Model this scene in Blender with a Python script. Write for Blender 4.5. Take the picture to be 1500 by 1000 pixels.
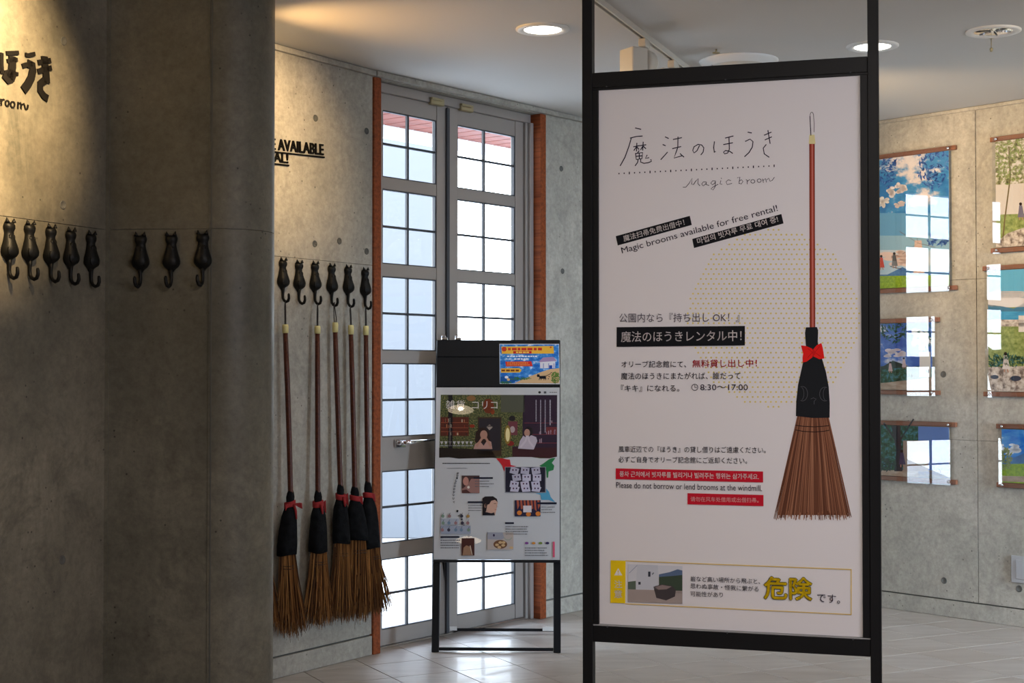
import bpy, math, random
from mathutils import Vector, Matrix
random.seed(7)
SC = bpy.context.scene
COL = SC.collection
for o in list(bpy.data.objects):
    bpy.data.objects.remove(o)

# ------------------------------------------------------------------ camera
F = 2150.0
PITCH = math.atan(45 / F)
CAM = Vector((0, 0, 1.38))
cd = bpy.data.cameras.new('camera'); cam = bpy.data.objects.new('camera', cd); COL.objects.link(cam)
cam.location = CAM; cam.rotation_euler = (math.pi / 2 + PITCH, 0, 0)
cd.sensor_width = 36; cd.lens = F / 1500 * 36; cd.clip_start = 0.05; cd.clip_end = 400
SC.camera = cam
SC.view_settings.view_transform = 'Standard'; SC.view_settings.look = 'None'
SC.view_settings.gamma = 1; SC.view_settings.use_curve_mapping = False
SC.view_settings.exposure = 0.0
SC.cycles.use_denoising = True
SC.cycles.max_bounces = 10
SC.cycles.transparent_max_bounces = 24
SC.cycles.caustics_reflective = False
SC.cycles.caustics_refractive = False
SC.cycles.sample_clamp_indirect = 6

# ------------------------------------------------------------------ world
W = bpy.data.worlds.new('overcast_sky'); SC.world = W; W.use_nodes = True
wn = W.node_tree.nodes; wl = W.node_tree.links
bg = wn['Background']
tc = wn.new('ShaderNodeTexCoord'); sx = wn.new('ShaderNodeSeparateXYZ'); rp = wn.new('ShaderNodeValToRGB')
wl.new(tc.outputs['Generated'], sx.inputs[0]); wl.new(sx.outputs['Z'], rp.inputs[0]); wl.new(rp.outputs[0], bg.inputs[0])
rp.color_ramp.elements[0].color = (0.86, 0.93, 1, 1)
rp.color_ramp.elements[1].color = (0.50, 0.68, 1, 1)
SKY = 12.0
bg.inputs[1].default_value = SKY

def ray(px, py):
    vx = (px - 750) / F; vz = (500 - py) / F
    c, s = math.cos(PITCH), math.sin(PITCH)
    return Vector((vx, c - s * vz, s + c * vz))
def hit(px, py, p, n):
    d = ray(px, py)
    return CAM + d * ((p - CAM).dot(n) / d.dot(n))
def at_y(px, Y, py=545):
    d = ray(px, py); return CAM + d * (Y / d.y)
def on_z(px, py, z):
    d = ray(px, py); return CAM + d * ((z - CAM.z) / d.z)
def V2(v): return Vector((v.x, v.y, 0))

CEIL = 2.865
# plan of the walls
L1 = V2(at_y(155, 5.41)); L0 = V2(at_y(0, 4.92)); Ld = (L1 - L0).normalized(); L0 = L1 - Ld * 7.0
def w2pt(px):                      # door wall line 1 = .1242 Y - .153 X
    k = (px - 750) / F
    Y = 1 / (.1242 - .153 * k); return Vector((k * Y, Y, 0))
def w3pt(px):                      # right wall line 1 = .0918 Y + .0962 X
    k = (px - 750) / F
    Y = 1 / (.0899 + .1025 * k); return Vector((k * Y, Y, 0))
B = w2pt(546)
A = V2(at_y(405, 6.64)); Ad = (B - A).normalized(); A0 = B - Ad * 2.6
CORN = w3pt(1038.8)
W3E = CORN + (w3pt(1500) - CORN).normalized() * 6.2

# ------------------------------------------------------------------ lamps set up front
def area(name, loc, tgt, sx_, sy_, power, col, spread=math.pi):
    d = bpy.data.lights.new(name, 'AREA'); d.shape = 'RECTANGLE'; d.size = sx_; d.size_y = sy_; d.energy = power; d.color = col
    d.spread = spread
    o = bpy.data.objects.new(name, d); COL.objects.link(o); o.location = loc
    o.rotation_euler = (Vector(tgt) - Vector(loc)).to_track_quat('-Z', 'Y').to_euler(); return o
def spot(name, loc, tgt, power, col, ang, blend=.8, rad=.03):
    d = bpy.data.lights.new(name, 'SPOT'); d.energy = power; d.color = col; d.spot_size = math.radians(ang); d.spot_blend = blend
    d.shadow_soft_size = rad
    o = bpy.data.objects.new(name, d); COL.objects.link(o); o.location = loc
    o.rotation_euler = (Vector(tgt) - Vector(loc)).to_track_quat('-Z', 'Y').to_euler(); return o
WARM = (1, .70, .36); CREAM = (1, .86, .68); DAY = (.86, .93, 1)
area('front_right_fill', (3.3, 0.6, 1.75), (0.5, 4.8, 1.4), 2.2, 2.0, 50, (.82, .84, 1))  # area light added out of view to brighten the poster, no window behind it
area('cool_right_fill', (5.25, 4.3, 1.1), (2.7, 8.1, .35), 1.3, 1.9, 115, (.62, .80, 1), math.radians(80))  # unseen bluish area light, added to fill the lower right wall; wall_east is solid
area('overhead_fill', (0.8, 2.2, 2.80), (0.8, 2.6, 0), 1.2, 1.2, 54, (1, .90, .82))  # invented overhead area light, fills the hall and bounces off the floor
spot('left_wall_spot_light', (-1.0, 4.1, 2.76), (-1.97, 4.76, 2.34), 820, WARM, 64, 1)
spot('back_wall_spot_light', (-0.52, 5.5, 2.78), (-1.25, 6.6, 2.38), 170, WARM, 56, 1)
spot('easel_spot_light', (.62, 6.05, 2.70), (-.10, 7.35, .95), 10, (1, .93, .88), 46, .8)
spot('added_ceiling_glow_spot', (-1.3, 5.95, 2.60), (0.5, 6.45, 2.84), 60, (1, .58, .22), 70, 1)  # added spot hidden behind the pier, makes the warm streak on the ceiling
_sun = bpy.data.lights.new('sun', 'SUN'); _sun.energy = 5; _sun.angle = .02; _sun.color = (1, .96, .9)
_so = bpy.data.objects.new('sun', _sun); COL.objects.link(_so); _so.rotation_euler = Vector((.35, -.2, -.9)).to_track_quat('-Z', 'Y').to_euler()

# ------------------------------------------------------------------ materials
MATS = {}
def mat(name, col, rough=.6, metal=0, emit=0, spec=.5, coat=0):
    if name in MATS: return MATS[name]
    m = bpy.data.materials.new(name); m.use_nodes = True
    b = m.node_tree.nodes['Principled BSDF']
    b.inputs['Base Color'].default_value = (*col, 1); b.inputs['Roughness'].default_value = rough
    b.inputs['Metallic'].default_value = metal; b.inputs['Specular IOR Level'].default_value = spec
    b.inputs['Coat Weight'].default_value = coat
    if emit:
        b.inputs['Emission Color'].default_value = (*col, 1); b.inputs['Emission Strength'].default_value = emit
    MATS[name] = m; return m
def srgb(r, g, b):
    f = lambda c: (c / 255 / 12.92) if c <= 10 else ((c / 255 + .055) / 1.055) ** 2.4
    return (f(r), f(g), f(b))
def pm(r, g, b, rough=.75):        # print colour (albedo given as sRGB)
    return mat('print_%02x%02x%02x' % (r, g, b), srgb(r, g, b), rough, spec=.2)
class NT:
    def __init__(s, m): s.t = m.node_tree; s.b = s.t.nodes['Principled BSDF']
    def n(s, ty, **kw):
        x = s.t.nodes.new('ShaderNode' + ty)
        for k, v in kw.items():
            if hasattr(x, k): setattr(x, k, v)
            else: x.inputs[k.replace('_', ' ')].default_value = v
        return x
    def l(s, a, b): s.t.links.new(a, b)
    def ramp(s, fac, stops):
        r = s.n('ValToRGB'); s.l(fac, r.inputs[0]); e = r.color_ramp.elements
        while len(e) < len(stops): e.new(.5)
        for i, (p, c) in enumerate(stops):
            e[i].position = p; e[i].color = (*c, 1) if len(c) == 3 else c
        return r.outputs[0]
    def mix(s, fac, a, b, mode='MIX'):
        x = s.n('Mix', data_type='RGBA', blend_type=mode)
        for sock, v in ((x.inputs[0], fac), (x.inputs[6], a), (x.inputs[7], b)):
            if hasattr(v, 'links'): s.l(v, sock)
            else: sock.default_value = v if not isinstance(v, tuple) else (*v[:3], 1)
        return x.outputs[2]
    def bump(s, h, strength=.3, dist=.01):
        x = s.n('Bump'); x.inputs['Strength'].default_value = strength; x.inputs['Distance'].default_value = dist
        s.l(h, x.inputs['Height']); s.l(x.outputs[0], s.b.inputs['Normal'])
def concrete(name, base, dark, rough=.62, stain=.5, sheen=0):
    m = mat(name, base, rough, spec=.35, coat=sheen); t = NT(m)
    g = t.n('NewGeometry').outputs['Position']
    n1 = t.n('TexNoise', Scale=1.15, Detail=6, Roughness=.62); t.l(g, n1.inputs['Vector'])
    mp = t.n('Mapping'); mp.inputs['Scale'].default_value = (3, 3, .55); t.l(g, mp.inputs[0])
    n2 = t.n('TexNoise', Scale=2.2, Detail=5, Roughness=.7, Distortion=.6); t.l(mp.outputs[0], n2.inputs['Vector'])
    n3 = t.n('TexNoise', Scale=38, Detail=4, Roughness=.75); t.l(g, n3.inputs['Vector'])
    v = t.n('TexVoronoi', Scale=26); t.l(g, v.inputs['Vector'])
    c = t.mix(t.ramp(n1.outputs[0], [(.36, (0, 0, 0)), (.68, (1, 1, 1))]), dark, base)
    d2 = tuple(x * .62 for x in base)
    c = t.mix(t.ramp(n2.outputs[0], [(.30, (stain,) * 3), (.56, (0, 0, 0))]), c, d2)
    n4 = t.n('TexNoise', Scale=4.2, Detail=9, Roughness=.72, Distortion=1.2); t.l(g, n4.inputs['Vector'])
    c = t.mix(t.ramp(n4.outputs[0], [(.36, (stain * .85,) * 3), (.52, (0, 0, 0))]), c, tuple(x * .45 for x in base))
    c = t.mix(.55, c, t.ramp(n3.outputs[0], [(.3, (.45, .45, .45)), (.68, (1, 1, 1))]), 'MULTIPLY')
    pores = t.ramp(v.outputs['Distance'], [(.06, (.3, .3, .3)), (.13, (1, 1, 1))])
    pm_ = t.n('TexNoise', Scale=4.5, Detail=2); t.l(g, pm_.inputs['Vector'])
    gate = t.ramp(pm_.outputs[0], [(.48, (0, 0, 0)), (.58, (1, 1, 1))])
    c = t.mix(gate, c, t.mix(1.0, c, pores, 'MULTIPLY'))
    t.l(c, t.b.inputs['Base Color'])
    t.bump(n3.outputs[0], .25, .004)
    t.l(t.ramp(n1.outputs[0], [(.3, (rough - .14,) * 3), (.7, (rough + .1,) * 3)]), t.b.inputs['Roughness'])
    return m
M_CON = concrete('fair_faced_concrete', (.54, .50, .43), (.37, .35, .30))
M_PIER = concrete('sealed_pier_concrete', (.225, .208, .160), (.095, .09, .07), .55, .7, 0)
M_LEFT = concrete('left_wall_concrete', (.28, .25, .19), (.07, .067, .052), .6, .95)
M_JOINT = mat('joint_shadow_concrete', (.10, .10, .09), .9)
M_PLUG = concrete('tie_plug_mortar', (.17, .165, .15), (.10, .10, .09), .8)
M_CEIL = mat('ceiling_paint', (.60, .575, .54), .75)
def wood(name, a, b, sc=(60, 60, 2.2), rough=.42):
    m = mat(name, a, rough, spec=.25); t = NT(m)
    g = t.n('TexCoord').outputs['Object']; mp = t.n('Mapping'); mp.inputs['Scale'].default_value = sc; t.l(g, mp.inputs[0])
    n = t.n('TexNoise', Scale=1, Detail=6, Roughness=.6, Distortion=.5); t.l(mp.outputs[0], n.inputs['Vector'])
    t.l(t.mix(t.ramp(n.outputs[0], [(.35, (0, 0, 0)), (.65, (1, 1, 1))]), a, b), t.b.inputs['Base Color'])
    t.bump(n.outputs[0], .15, .002); return m
M_WOOD = wood('reddish_door_wood', (.30, .072, .018), (.16, .036, .010), rough=.6)
M_HANDLE = wood('varnished_broom_stick', (.105, .032, .018), (.06, .018, .011), (90, 90, 3), .3)
M_SOFFIT = wood('eave_board_wood', (.22, .062, .042), (.15, .04, .028), (3, 20, 20), .6)
M_RAIL = wood('copper_brown_rail', (.26, .10, .05), (.18, .07, .035), (4, 40, 40), .35)
def metal_paint(name, c, r, mt):
    m = mat(name, c, r, mt); t = NT(m); n = t.n('TexNoise', Scale=90, Detail=2)
    t.l(t.ramp(n.outputs[0], [(.3, (max(r - .08, .03),) * 3), (.7, (r + .08,) * 3)]), t.b.inputs['Roughness']); return m
M_ALU = metal_paint('bronze_aluminium', (.34, .305, .28), .38, .25)
M_GASKET = mat('dark_glazing_bead', (.045, .05, .06), .5)
M_BLACK = metal_paint('black_powder_coat', (.006, .0065, .008), .5, 0); M_BLACK.node_tree.nodes['Principled BSDF'].inputs['Specular IOR Level'].default_value = .25
M_HOOK = metal_paint('black_cast_iron', (.005, .005, .0045), .48, 0); M_HOOK.node_tree.nodes['Principled BSDF'].inputs['Specular IOR Level'].default_value = .22
M_CHROME = metal_paint('polished_chrome', (.75, .76, .78), .14, 1)
M_BRASS = metal_paint('aged_brass', (.42, .36, .22), .4, .7)
M_WHITE = mat('white_enamel', (.78, .77, .74), .4)
M_IVORY = mat('ivory_plastic', (.62, .58, .50), .45)
M_GREYP = mat('grey_plate_plastic', (.36, .36, .37), .5)
M_YEL = mat('pale_yellow_tape', (.78, .68, .30), .6)
M_RED = mat('red_cloth', (.27, .010, .012), .85)
M_CORD = mat('dark_cord', (.02, .014, .012), .8)
def cloth(name, c):
    m = mat(name, c, .95, spec=.1); t = NT(m); n = t.n('TexNoise', Scale=30, Detail=5)
    t.l(t.n('TexCoord').outputs['Object'], n.inputs['Vector'])
    t.l(t.ramp(n.outputs[0], [(.3, tuple(x * .5 for x in c)), (.7, tuple(x * 1.7 for x in c))]), t.b.inputs['Base Color']); t.bump(n.outputs[0], .6, .01); return m
M_CLOTH = cloth('black_felt', (.006, .0065, .0075))
def bristle_mat():
    m = mat('broom_twig', (.32, .15, .05), .7); t = NT(m); g = t.n('NewGeometry').outputs['Random Per Island']
    t.l(t.ramp(g, [(0, (.03, .012, .006)), (.4, (.12, .05, .018)), (.75, (.34, .16, .05)), (1, (.62, .34, .12))]), t.b.inputs['Base Color']); return m
M_TWIG = bristle_mat()
def tile_mat():
    m = mat('stone_floor_tile', (.45, .40, .35), .42, coat=.08); t = NT(m)
    oi = t.n('ObjectInfo').outputs['Random']; g = t.n('NewGeometry').outputs['Position']
    add = t.n('VectorMath', operation='ADD'); cmb = t.n('CombineXYZ'); mul = t.n('Math', operation='MULTIPLY'); t.l(oi, mul.inputs[0]); mul.inputs[1].default_value = 40
    t.l(mul.outputs[0], cmb.inputs[2]); t.l(g, add.inputs[0]); t.l(cmb.outputs[0], add.inputs[1])
    rot = t.n('Mapping'); rot.inputs['Rotation'].default_value = (0, 0, math.radians(-27)); rot.inputs['Scale'].default_value = (3, 14, 3); t.l(add.outputs[0], rot.inputs[0])
    n = t.n('TexNoise', Scale=1, Detail=5, Roughness=.65); t.l(rot.outputs[0], n.inputs['Vector'])
    c = t.mix(t.ramp(n.outputs[0], [(.3, (0, 0, 0)), (.7, (1, 1, 1))]), (.34, .29, .25), (.53, .49, .45))
    c = t.mix(t.ramp(oi, [(0, (0, 0, 0)), (1, (.35, .35, .35))]), c, (.36, .29, .23))
    t.l(c, t.b.inputs['Base Color']); t.bump(n.outputs[0], .12, .003)
    t.l(t.ramp(n.outputs[0], [(.3, (.36,) * 3), (.7, (.52,) * 3)]), t.b.inputs['Roughness']); return m
M_TILE = tile_mat(); M_GROUT = mat('floor_grout', (.06, .053, .045), .9)
def glass_mat(name, tint, ior, rough=.0):
    m = bpy.data.materials.new(name); m.use_nodes = True; nt = m.node_tree; nt.nodes.clear()
    o = nt.nodes.new('ShaderNodeOutputMaterial'); mx = nt.nodes.new('ShaderNodeMixShader'); tr = nt.nodes.new('ShaderNodeBsdfTransparent'); gl = nt.nodes.new('ShaderNodeBsdfGlossy'); fr = nt.nodes.new('ShaderNodeFresnel')
    tr.inputs[0].default_value = (*tint, 1); gl.inputs['Roughness'].default_value = rough; 
    ge = nt.nodes.new('ShaderNodeNewGeometry'); mr = nt.nodes.new('ShaderNodeMapRange'); mr.inputs[3].default_value = ior; mr.inputs[4].default_value = 1 / ior
    nt.links.new(ge.outputs['Backfacing'], mr.inputs[0]); nt.links.new(mr.outputs[0], fr.inputs[0])     # same reflectance from both sides of a thin sheet
    nt.links.new(fr.outputs[0], mx.inputs[0]); nt.links.new(tr.outputs[0], mx.inputs[1]); nt.links.new(gl.outputs[0], mx.inputs[2]); nt.links.new(mx.outputs[0], o.inputs[0]); return m
M_GLASS = glass_mat('window_glass', (.95, .97, .97), 1.3)
M_ACRYL = glass_mat('acrylic_sheet', (.97, .98, .98), 1.62)
M_COVER = glass_mat('poster_cover_sheet', (.93, .93, .93), 1.45)
M_LAMP = mat('lamp_disc', (1, .95, .86), emit=9)
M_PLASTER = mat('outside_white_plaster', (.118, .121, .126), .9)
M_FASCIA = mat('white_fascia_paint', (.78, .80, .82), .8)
M_GROUND = mat('pale_gravel', (.62, .62, .60), .95)
M_LEAF = mat('outside_leaf', (.20, .26, .14), .8)

# ------------------------------------------------------------------ mesh helpers
class MB:
    def __init__(s): s.v = []; s.f = []; s.m = []; s.mats = []; s.sm = []
    def mi(s, m):
        if m not in s.mats: s.mats.append(m)
        return s.mats.index(m)
    def add(s, vs, fs, m, smooth=False):
        k = len(s.v); s.v += [tuple(v) for v in vs]; i = s.mi(m)
        for f in fs: s.f.append([k + j for j in f]); s.m.append(i); s.sm.append(smooth)
    def box(s, x0, x1, y0, y1, z0, z1, m):
        vs = [(x, y, z) for x in (x0, x1) for y in (y0, y1) for z in (z0, z1)]
        s.add(vs, [(0, 1, 3, 2), (4, 6, 7, 5), (0, 4, 5, 1), (2, 3, 7, 6), (0, 2, 6, 4), (1, 5, 7, 3)], m)
    def bbox(s, x0, x1, y0, y1, z0, z1, m, b=.002):   # bevelled on all 12 edges
        cs = [((x0, x1)[i], (y0, y1)[j], (z0, z1)[k], (1, -1)[i], (1, -1)[j], (1, -1)[k]) for i in (0, 1) for j in (0, 1) for k in (0, 1)]
        vs = []
        for (x, y, z, a, c, e) in cs:
            vs += [(x, y + c * b, z + e * b), (x + a * b, y, z + e * b), (x + a * b, y + c * b, z)]
        I = lambda i, j, k, q: (i * 4 + j * 2 + k) * 3 + q
        fs = []
        for i in (0, 1): fs.append([I(i, 0, 0, 0), I(i, 1, 0, 0), I(i, 1, 1, 0), I(i, 0, 1, 0)])
        for j in (0, 1): fs.append([I(0, j, 0, 1), I(1, j, 0, 1), I(1, j, 1, 1), I(0, j, 1, 1)])
        for k in (0, 1): fs.append([I(0, 0, k, 2), I(1, 0, k, 2), I(1, 1, k, 2), I(0, 1, k, 2)])
        for i in (0, 1):
            for j in (0, 1): fs.append([I(i, j, 0, 0), I(i, j, 1, 0), I(i, j, 1, 1), I(i, j, 0, 1)])
            for k in (0, 1): fs.append([I(i, 0, k, 0), I(i, 1, k, 0), I(i, 1, k, 2), I(i, 0, k, 2)])
        for j in (0, 1):
            for k in (0, 1): fs.append([I(0, j, k, 1), I(1, j, k, 1), I(1, j, k, 2), I(0, j, k, 2)])
        for i in (0, 1):
            for j in (0, 1):
                for k in (0, 1): fs.append([I(i, j, k, 0), I(i, j, k, 1), I(i, j, k, 2)])
        s.add(vs, fs, m)
    def tube(s, pts, r, m, n=8, cap=True):
        pts = [Vector(p) for p in pts]; rs = r if isinstance(r, (list, tuple)) else [r] * len(pts)
        vs = []; up = None
        for i, p in enumerate(pts):
            d = (pts[min(i + 1, len(pts) - 1)] - pts[max(i - 1, 0)]).normalized()
            if up is None: up = d.orthogonal().normalized()
            up = (up - d * up.dot(d)).normalized(); w = d.cross(up)
            for k in range(n):
                a = 2 * math.pi * k / n; vs.append(p + (up * math.cos(a) + w * math.sin(a)) * rs[i])
        fs = [(i * n + k, i * n + (k + 1) % n, (i + 1) * n + (k + 1) % n, (i + 1) * n + k) for i in range(len(pts) - 1) for k in range(n)]
        if cap: fs += [tuple(range(n))[::-1], tuple((len(pts) - 1) * n + k for k in range(n))]
        s.add(vs, fs, m, n > 4)
    def rings(s, rings, m, cap=True, smooth=True):
        n = len(rings[0]); vs = [v for r in rings for v in r]
        fs = [(i * n + k, i * n + (k + 1) % n, (i + 1) * n + (k + 1) % n, (i + 1) * n + k) for i in range(len(rings) - 1) for k in range(n)]
        if cap: fs += [tuple(range(n))[::-1], tuple((len(rings) - 1) * n + k for k in range(n))]
        s.add(vs, fs, m, smooth)
    def lathe(s, prof, m, c=(0, 0, 0), n=32, ax='z', cap=False):
        rr = []
        for r, h in prof:
            ring = []
            for k in range(n):
                a = 2 * math.pi * k / n; x, y = r * math.cos(a), r * math.sin(a)
                ring.append((c[0] + x, c[1] + y, c[2] + h) if ax == 'z' else (c[0] + x, c[1] + h, c[2] + y))
            rr.append(ring)
        s.rings(rr, m, cap)
    def poly(s, pts, z, m): s.add([(p[0], p[1], z) for p in pts], [tuple(range(len(pts)))], m)
    def stroke(s, pts, w, z, m):                  # flat printed stroke in the xy plane
        pts = [Vector((p[0], p[1])) for p in pts]; L = []; R = []
        for i, p in enumerate(pts):
            d = pts[min(i + 1, len(pts) - 1)] - pts[max(i - 1, 0)]
            d = d.normalized() if d.length else Vector((1, 0)); q = Vector((-d.y, d.x)) * w / 2
            if i == 0: p = p - d * w * .3
            if i == len(pts) - 1: p = p + d * w * .3
            L.append(p + q); R.append(p - q)
        n = len(pts)
        s.add([(p.x, p.y, z) for p in L + R], [(i, i + 1, n + i + 1, n + i) for i in range(n - 1)], m)
    def extrude(s, pts, z0, z1, m, smooth=False):    # plan polygon
        n = len(pts); vs = [(p[0], p[1], z0) for p in pts] + [(p[0], p[1], z1) for p in pts]
        s.add(vs, [(i, (i + 1) % n, n + (i + 1) % n, n + i) for i in range(n)], m, smooth)
        s.add(vs, [tuple(range(n))[::-1], tuple(range(n, 2 * n))], m)
    def build(s, name, parent=None, kind=None, matrix=None):
        me = bpy.data.meshes.new(name); me.from_pydata(s.v, [], s.f)
        for m in s.mats: me.materials.append(m)
        me.polygons.foreach_set('material_index', s.m); me.polygons.foreach_set('use_smooth', s.sm); me.update()
        return link(name, me, parent, kind, matrix)
def link(name, me, parent=None, kind=None, matrix=None):
    o = bpy.data.objects.new(name, me); COL.objects.link(o)
    if parent: o.parent = parent
    if matrix is not None: o.matrix_local = matrix
    if kind: o['kind'] = kind
    return o
def thing(name, label, cat, matrix=None, group=None):
    o = bpy.data.objects.new(name, None); COL.objects.link(o); o.empty_display_size = .05
    if matrix is not None: o.matrix_world = matrix
    o['label'] = label; o['category'] = cat
    if group: o['group'] = group
    return o
def tag(o, label, cat, group=None):
    o['label'] = label; o['category'] = cat
    if group: o['group'] = group
    return o
def box(name, x0, x1, y0, y1, z0, z1, m, parent=None, kind=None, b=0, matrix=None):
    q = MB()
    if b: q.bbox(x0, x1, y0, y1, z0, z1, m, b)
    else: q.box(x0, x1, y0, y1, z0, z1, m)
    return q.build(name, parent, kind, matrix)
def frame(origin, xdir, up=Vector((0, 0, 1))):
    x = Vector(xdir).normalized(); y = (up - x * up.dot(x)).normalized(); z = x.cross(y)
    M = Matrix((x, y, z)).transposed().to_4x4(); M.translation = origin; return M
class Plane:                     # local x right, y up, z towards the viewer
    def __init__(s, M): s.M = M; s.I = M.inverted(); s.p = M.translation.copy(); s.n = (M.to_3x3() @ Vector((0, 0, 1)))
    def __call__(s, px, py):
        h = s.I @ hit(px, py, s.p, s.n); return (h.x, h.y)
def arc(cx, cy, rx, ry, a0, a1, n=16): return [(cx + rx * math.cos(math.radians(a0 + (a1 - a0) * i / n)), cy + ry * math.sin(math.radians(a0 + (a1 - a0) * i / n))) for i in range(n + 1)]

DG = None
def glyphs(txt, bold=0):
    cu = bpy.data.curves.new('t', 'FONT'); cu.body = txt; cu.size = 1; cu.offset = bold; cu.resolution_u = 3; cu.fill_mode = 'FRONT'
    ob = bpy.data.objects.new('t', cu); COL.objects.link(ob)
    dg = bpy.context.evaluated_depsgraph_get(); me = bpy.data.meshes.new_from_object(ob.evaluated_get(dg))
    vs = [(v.co.x, v.co.y) for v in me.vertices]; fs = [tuple(p.vertices) for p in me.polygons]
    bpy.data.objects.remove(ob); bpy.data.curves.remove(cu); bpy.data.meshes.remove(me)
    return vs, fs
class Print(MB):
    """artwork printed on a plane; positions measured on the print through P (px -> local)"""
    def __init__(s, P, z0=.0008, dz=.00012): super().__init__(); s.P = P; s.z = z0; s.dz = dz; s.org = (0, 0, 1)
    def zoom(s, ox, oy, k): s.org = (ox, oy, k); return s
    def q(s, p): return s.P(s.org[0] + p[0] / s.org[2], s.org[1] + p[1] / s.org[2])
    def up(s): s.z += s.dz
    def pg(s, pts, m): s.poly([s.q(p) for p in pts], s.z, m)
    def rect(s, x0, y0, x1, y1, m): s.pg([(x0, y0), (x1, y0), (x1, y1), (x0, y1)], m)
    def ell(s, cx, cy, rx, ry, m, n=28): s.pg(arc(cx, cy, rx, ry, 0, 360, n)[:-1], m)
    def st(s, pts, w, m):
        a = s.q(pts[0]); b = s.q((pts[0][0] + 1, pts[0][1])); k = math.dist(a, b)
        s.stroke([s.q(p) for p in pts], w * k, s.z, m)
    def text(s, txt, p0, p1, h, m, bold=0, vert=False):   # bottom-left, bottom-right, height of the ink
        if bold:
            e = bold * h * .55
            for dx, dy in ((-e, 0), (e, 0), (0, -e), (0, e)): s.text(txt, (p0[0] + dx, p0[1] + dy), (p1[0] + dx, p1[1] + dy), h, m)
            return
        vs, fs = glyphs(txt)
        if not vs: return
        x0 = min(v[0] for v in vs); x1 = max(v[0] for v in vs); y0 = min(v[1] for v in vs); y1 = max(v[1] for v in vs)
        a = Vector(s.q(p0)); b = Vector(s.q(p1)); t = Vector(s.q((p0[0], p0[1] - h))); H = (t - a).length
        u = b - a; n = Vector((-u.y, u.x)).normalized() * H
        s.add([(*(a + u * ((v[0] - x0) / (x1 - x0)) + n * ((v[1] - y0) / (y1 - y0))), s.z) for v in vs], fs, m)
    def lines(s, x0, y0, x1, n, dy, m, w=1.0, ragged=.2, sd=1):    # rows of unreadably small text as dashes
        r = random.Random(sd)
        for i in range(n):
            x = x0; xe = x1 - (x1 - x0) * ragged * r.random()
            while x < xe:
                l = r.uniform(.6, 1.5) * w * 1.6; s.rect(x, y0 + i * dy, min(x + l, xe), y0 + i * dy + w, m); x += l + w * r.uniform(.3, .7)

# ------------------------------------------------------------------ setting: ceiling, floor, walls
def seg_frame(p0, p1): return frame(Vector((p0.x, p0.y, 0)), p1 - p0)
def wall(name, p0, p1, m, zs=(0, .10, 1.0, 1.9, CEIL), us=None, thick=.22, gapv=.004, gaph=.003, flip=False, base=True):
    """p0->p1 left to right as seen from the room"""
    M = seg_frame(p0, p1); L = (p1 - p0).length
    root = box(name, 0, L, 0, CEIL, -thick, -.012, M_JOINT, None, 'structure', matrix=M)
    us = [0] + (us or []) + [L]
    for i in range(len(us) - 1):
        for j in range(1 if base else 0, len(zs) - 1):
            a = us[i] + (gapv / 2 if i else 0); b = us[i + 1] - (gapv / 2 if i < len(us) - 2 else 0)
            box('concrete_panel', a, b, zs[j] + (gaph / 2 if j > 0 else 0), zs[j + 1] - (gaph / 2 if j < len(zs) - 2 else 0), -.0119, 0, m, root, b=.0008)
    if base:
        box('baseboard_' + name.split('_', 1)[1], 0, L, 0.001, .093, -.0119, .004, m, None, 'structure', b=.002, matrix=M)
    return root, M
def plug(root, M, px, py, r=.013):
    P = Plane(M); x, y = P(px, py); q = MB()
    q.lathe([(r * 1.25, .0002), (r * 1.2, .0022), (r, .003), (r * .9, .0015), (r * .85, .0008), (.0005, .0006)], M_PLUG, (0, 0, 0), 20)
    q.build('tie_hole_plug', root, matrix=Matrix.Translation((x, y, 0)))

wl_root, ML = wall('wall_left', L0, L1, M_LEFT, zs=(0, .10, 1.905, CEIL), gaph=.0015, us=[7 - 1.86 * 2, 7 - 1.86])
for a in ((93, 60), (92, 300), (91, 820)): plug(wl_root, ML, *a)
# pier with a rounded end
PA = L1; PB = V2(at_y(310, 5.365)); pr = .185
pc = Vector((PB.x + .01, PB.y + pr, 0)); 
d1 = (PB - PA).normalized()
plan = [PA + Vector((0, 0, 0)), PB]
for i in range(1, 19):
    a = math.radians(-90 + i * 10); plan.append(Vector((pc.x + pr * math.cos(a), pc.y + pr * math.sin(a), 0)))
plan.append(Vector((PA.x - .3, pc.y + pr, 0))); plan.append(Vector((PA.x - .3, PA.y - .2, 0)))
def inset(pts, d):
    c = sum(pts, Vector()) / len(pts); return [p + (c - p).normalized() * d for p in pts]
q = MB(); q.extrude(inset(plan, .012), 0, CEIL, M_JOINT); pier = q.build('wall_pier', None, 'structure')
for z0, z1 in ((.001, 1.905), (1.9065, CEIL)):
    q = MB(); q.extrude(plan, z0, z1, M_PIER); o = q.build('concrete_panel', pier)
    for p in o.data.polygons:
        if len(p.vertices) == 4 and p.center.x > PB.x - .01: p.use_smooth = True
MP = seg_frame(PA, PB)
q = MB(); q.box(-.012, .012, 0.002, CEIL - .001, -.012, .006, M_PIER); q.build('corner_fillet', pier, matrix=MP)
x_, _ = Plane(MP)(310, 400); q = MB(); q.box(x_ - .003, x_ + .0015, 0.002, CEIL - .001, -.004, .0014, M_JOINT); q.box(x_ - .012, x_ - .008, 0.002, CEIL - .001, -.004, .003, M_PIER); q.build('form_seam', pier, matrix=MP)
for a in ((265, 54), (265, 320), (262, 583)): plug(pier, MP, *a, r=.014)
# back wall (brooms), door wall, right wall
wb_root, MB1 = wall('wall_back', A0, B - Ad * .005, M_CON, zs=(0, .10, 1.905, CEIL), gaph=.0015)
for a in ((462, 173), (537, 192), (461, 357), (537, 368), (497, 353)): plug(wb_root, MB1, *a)
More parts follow.
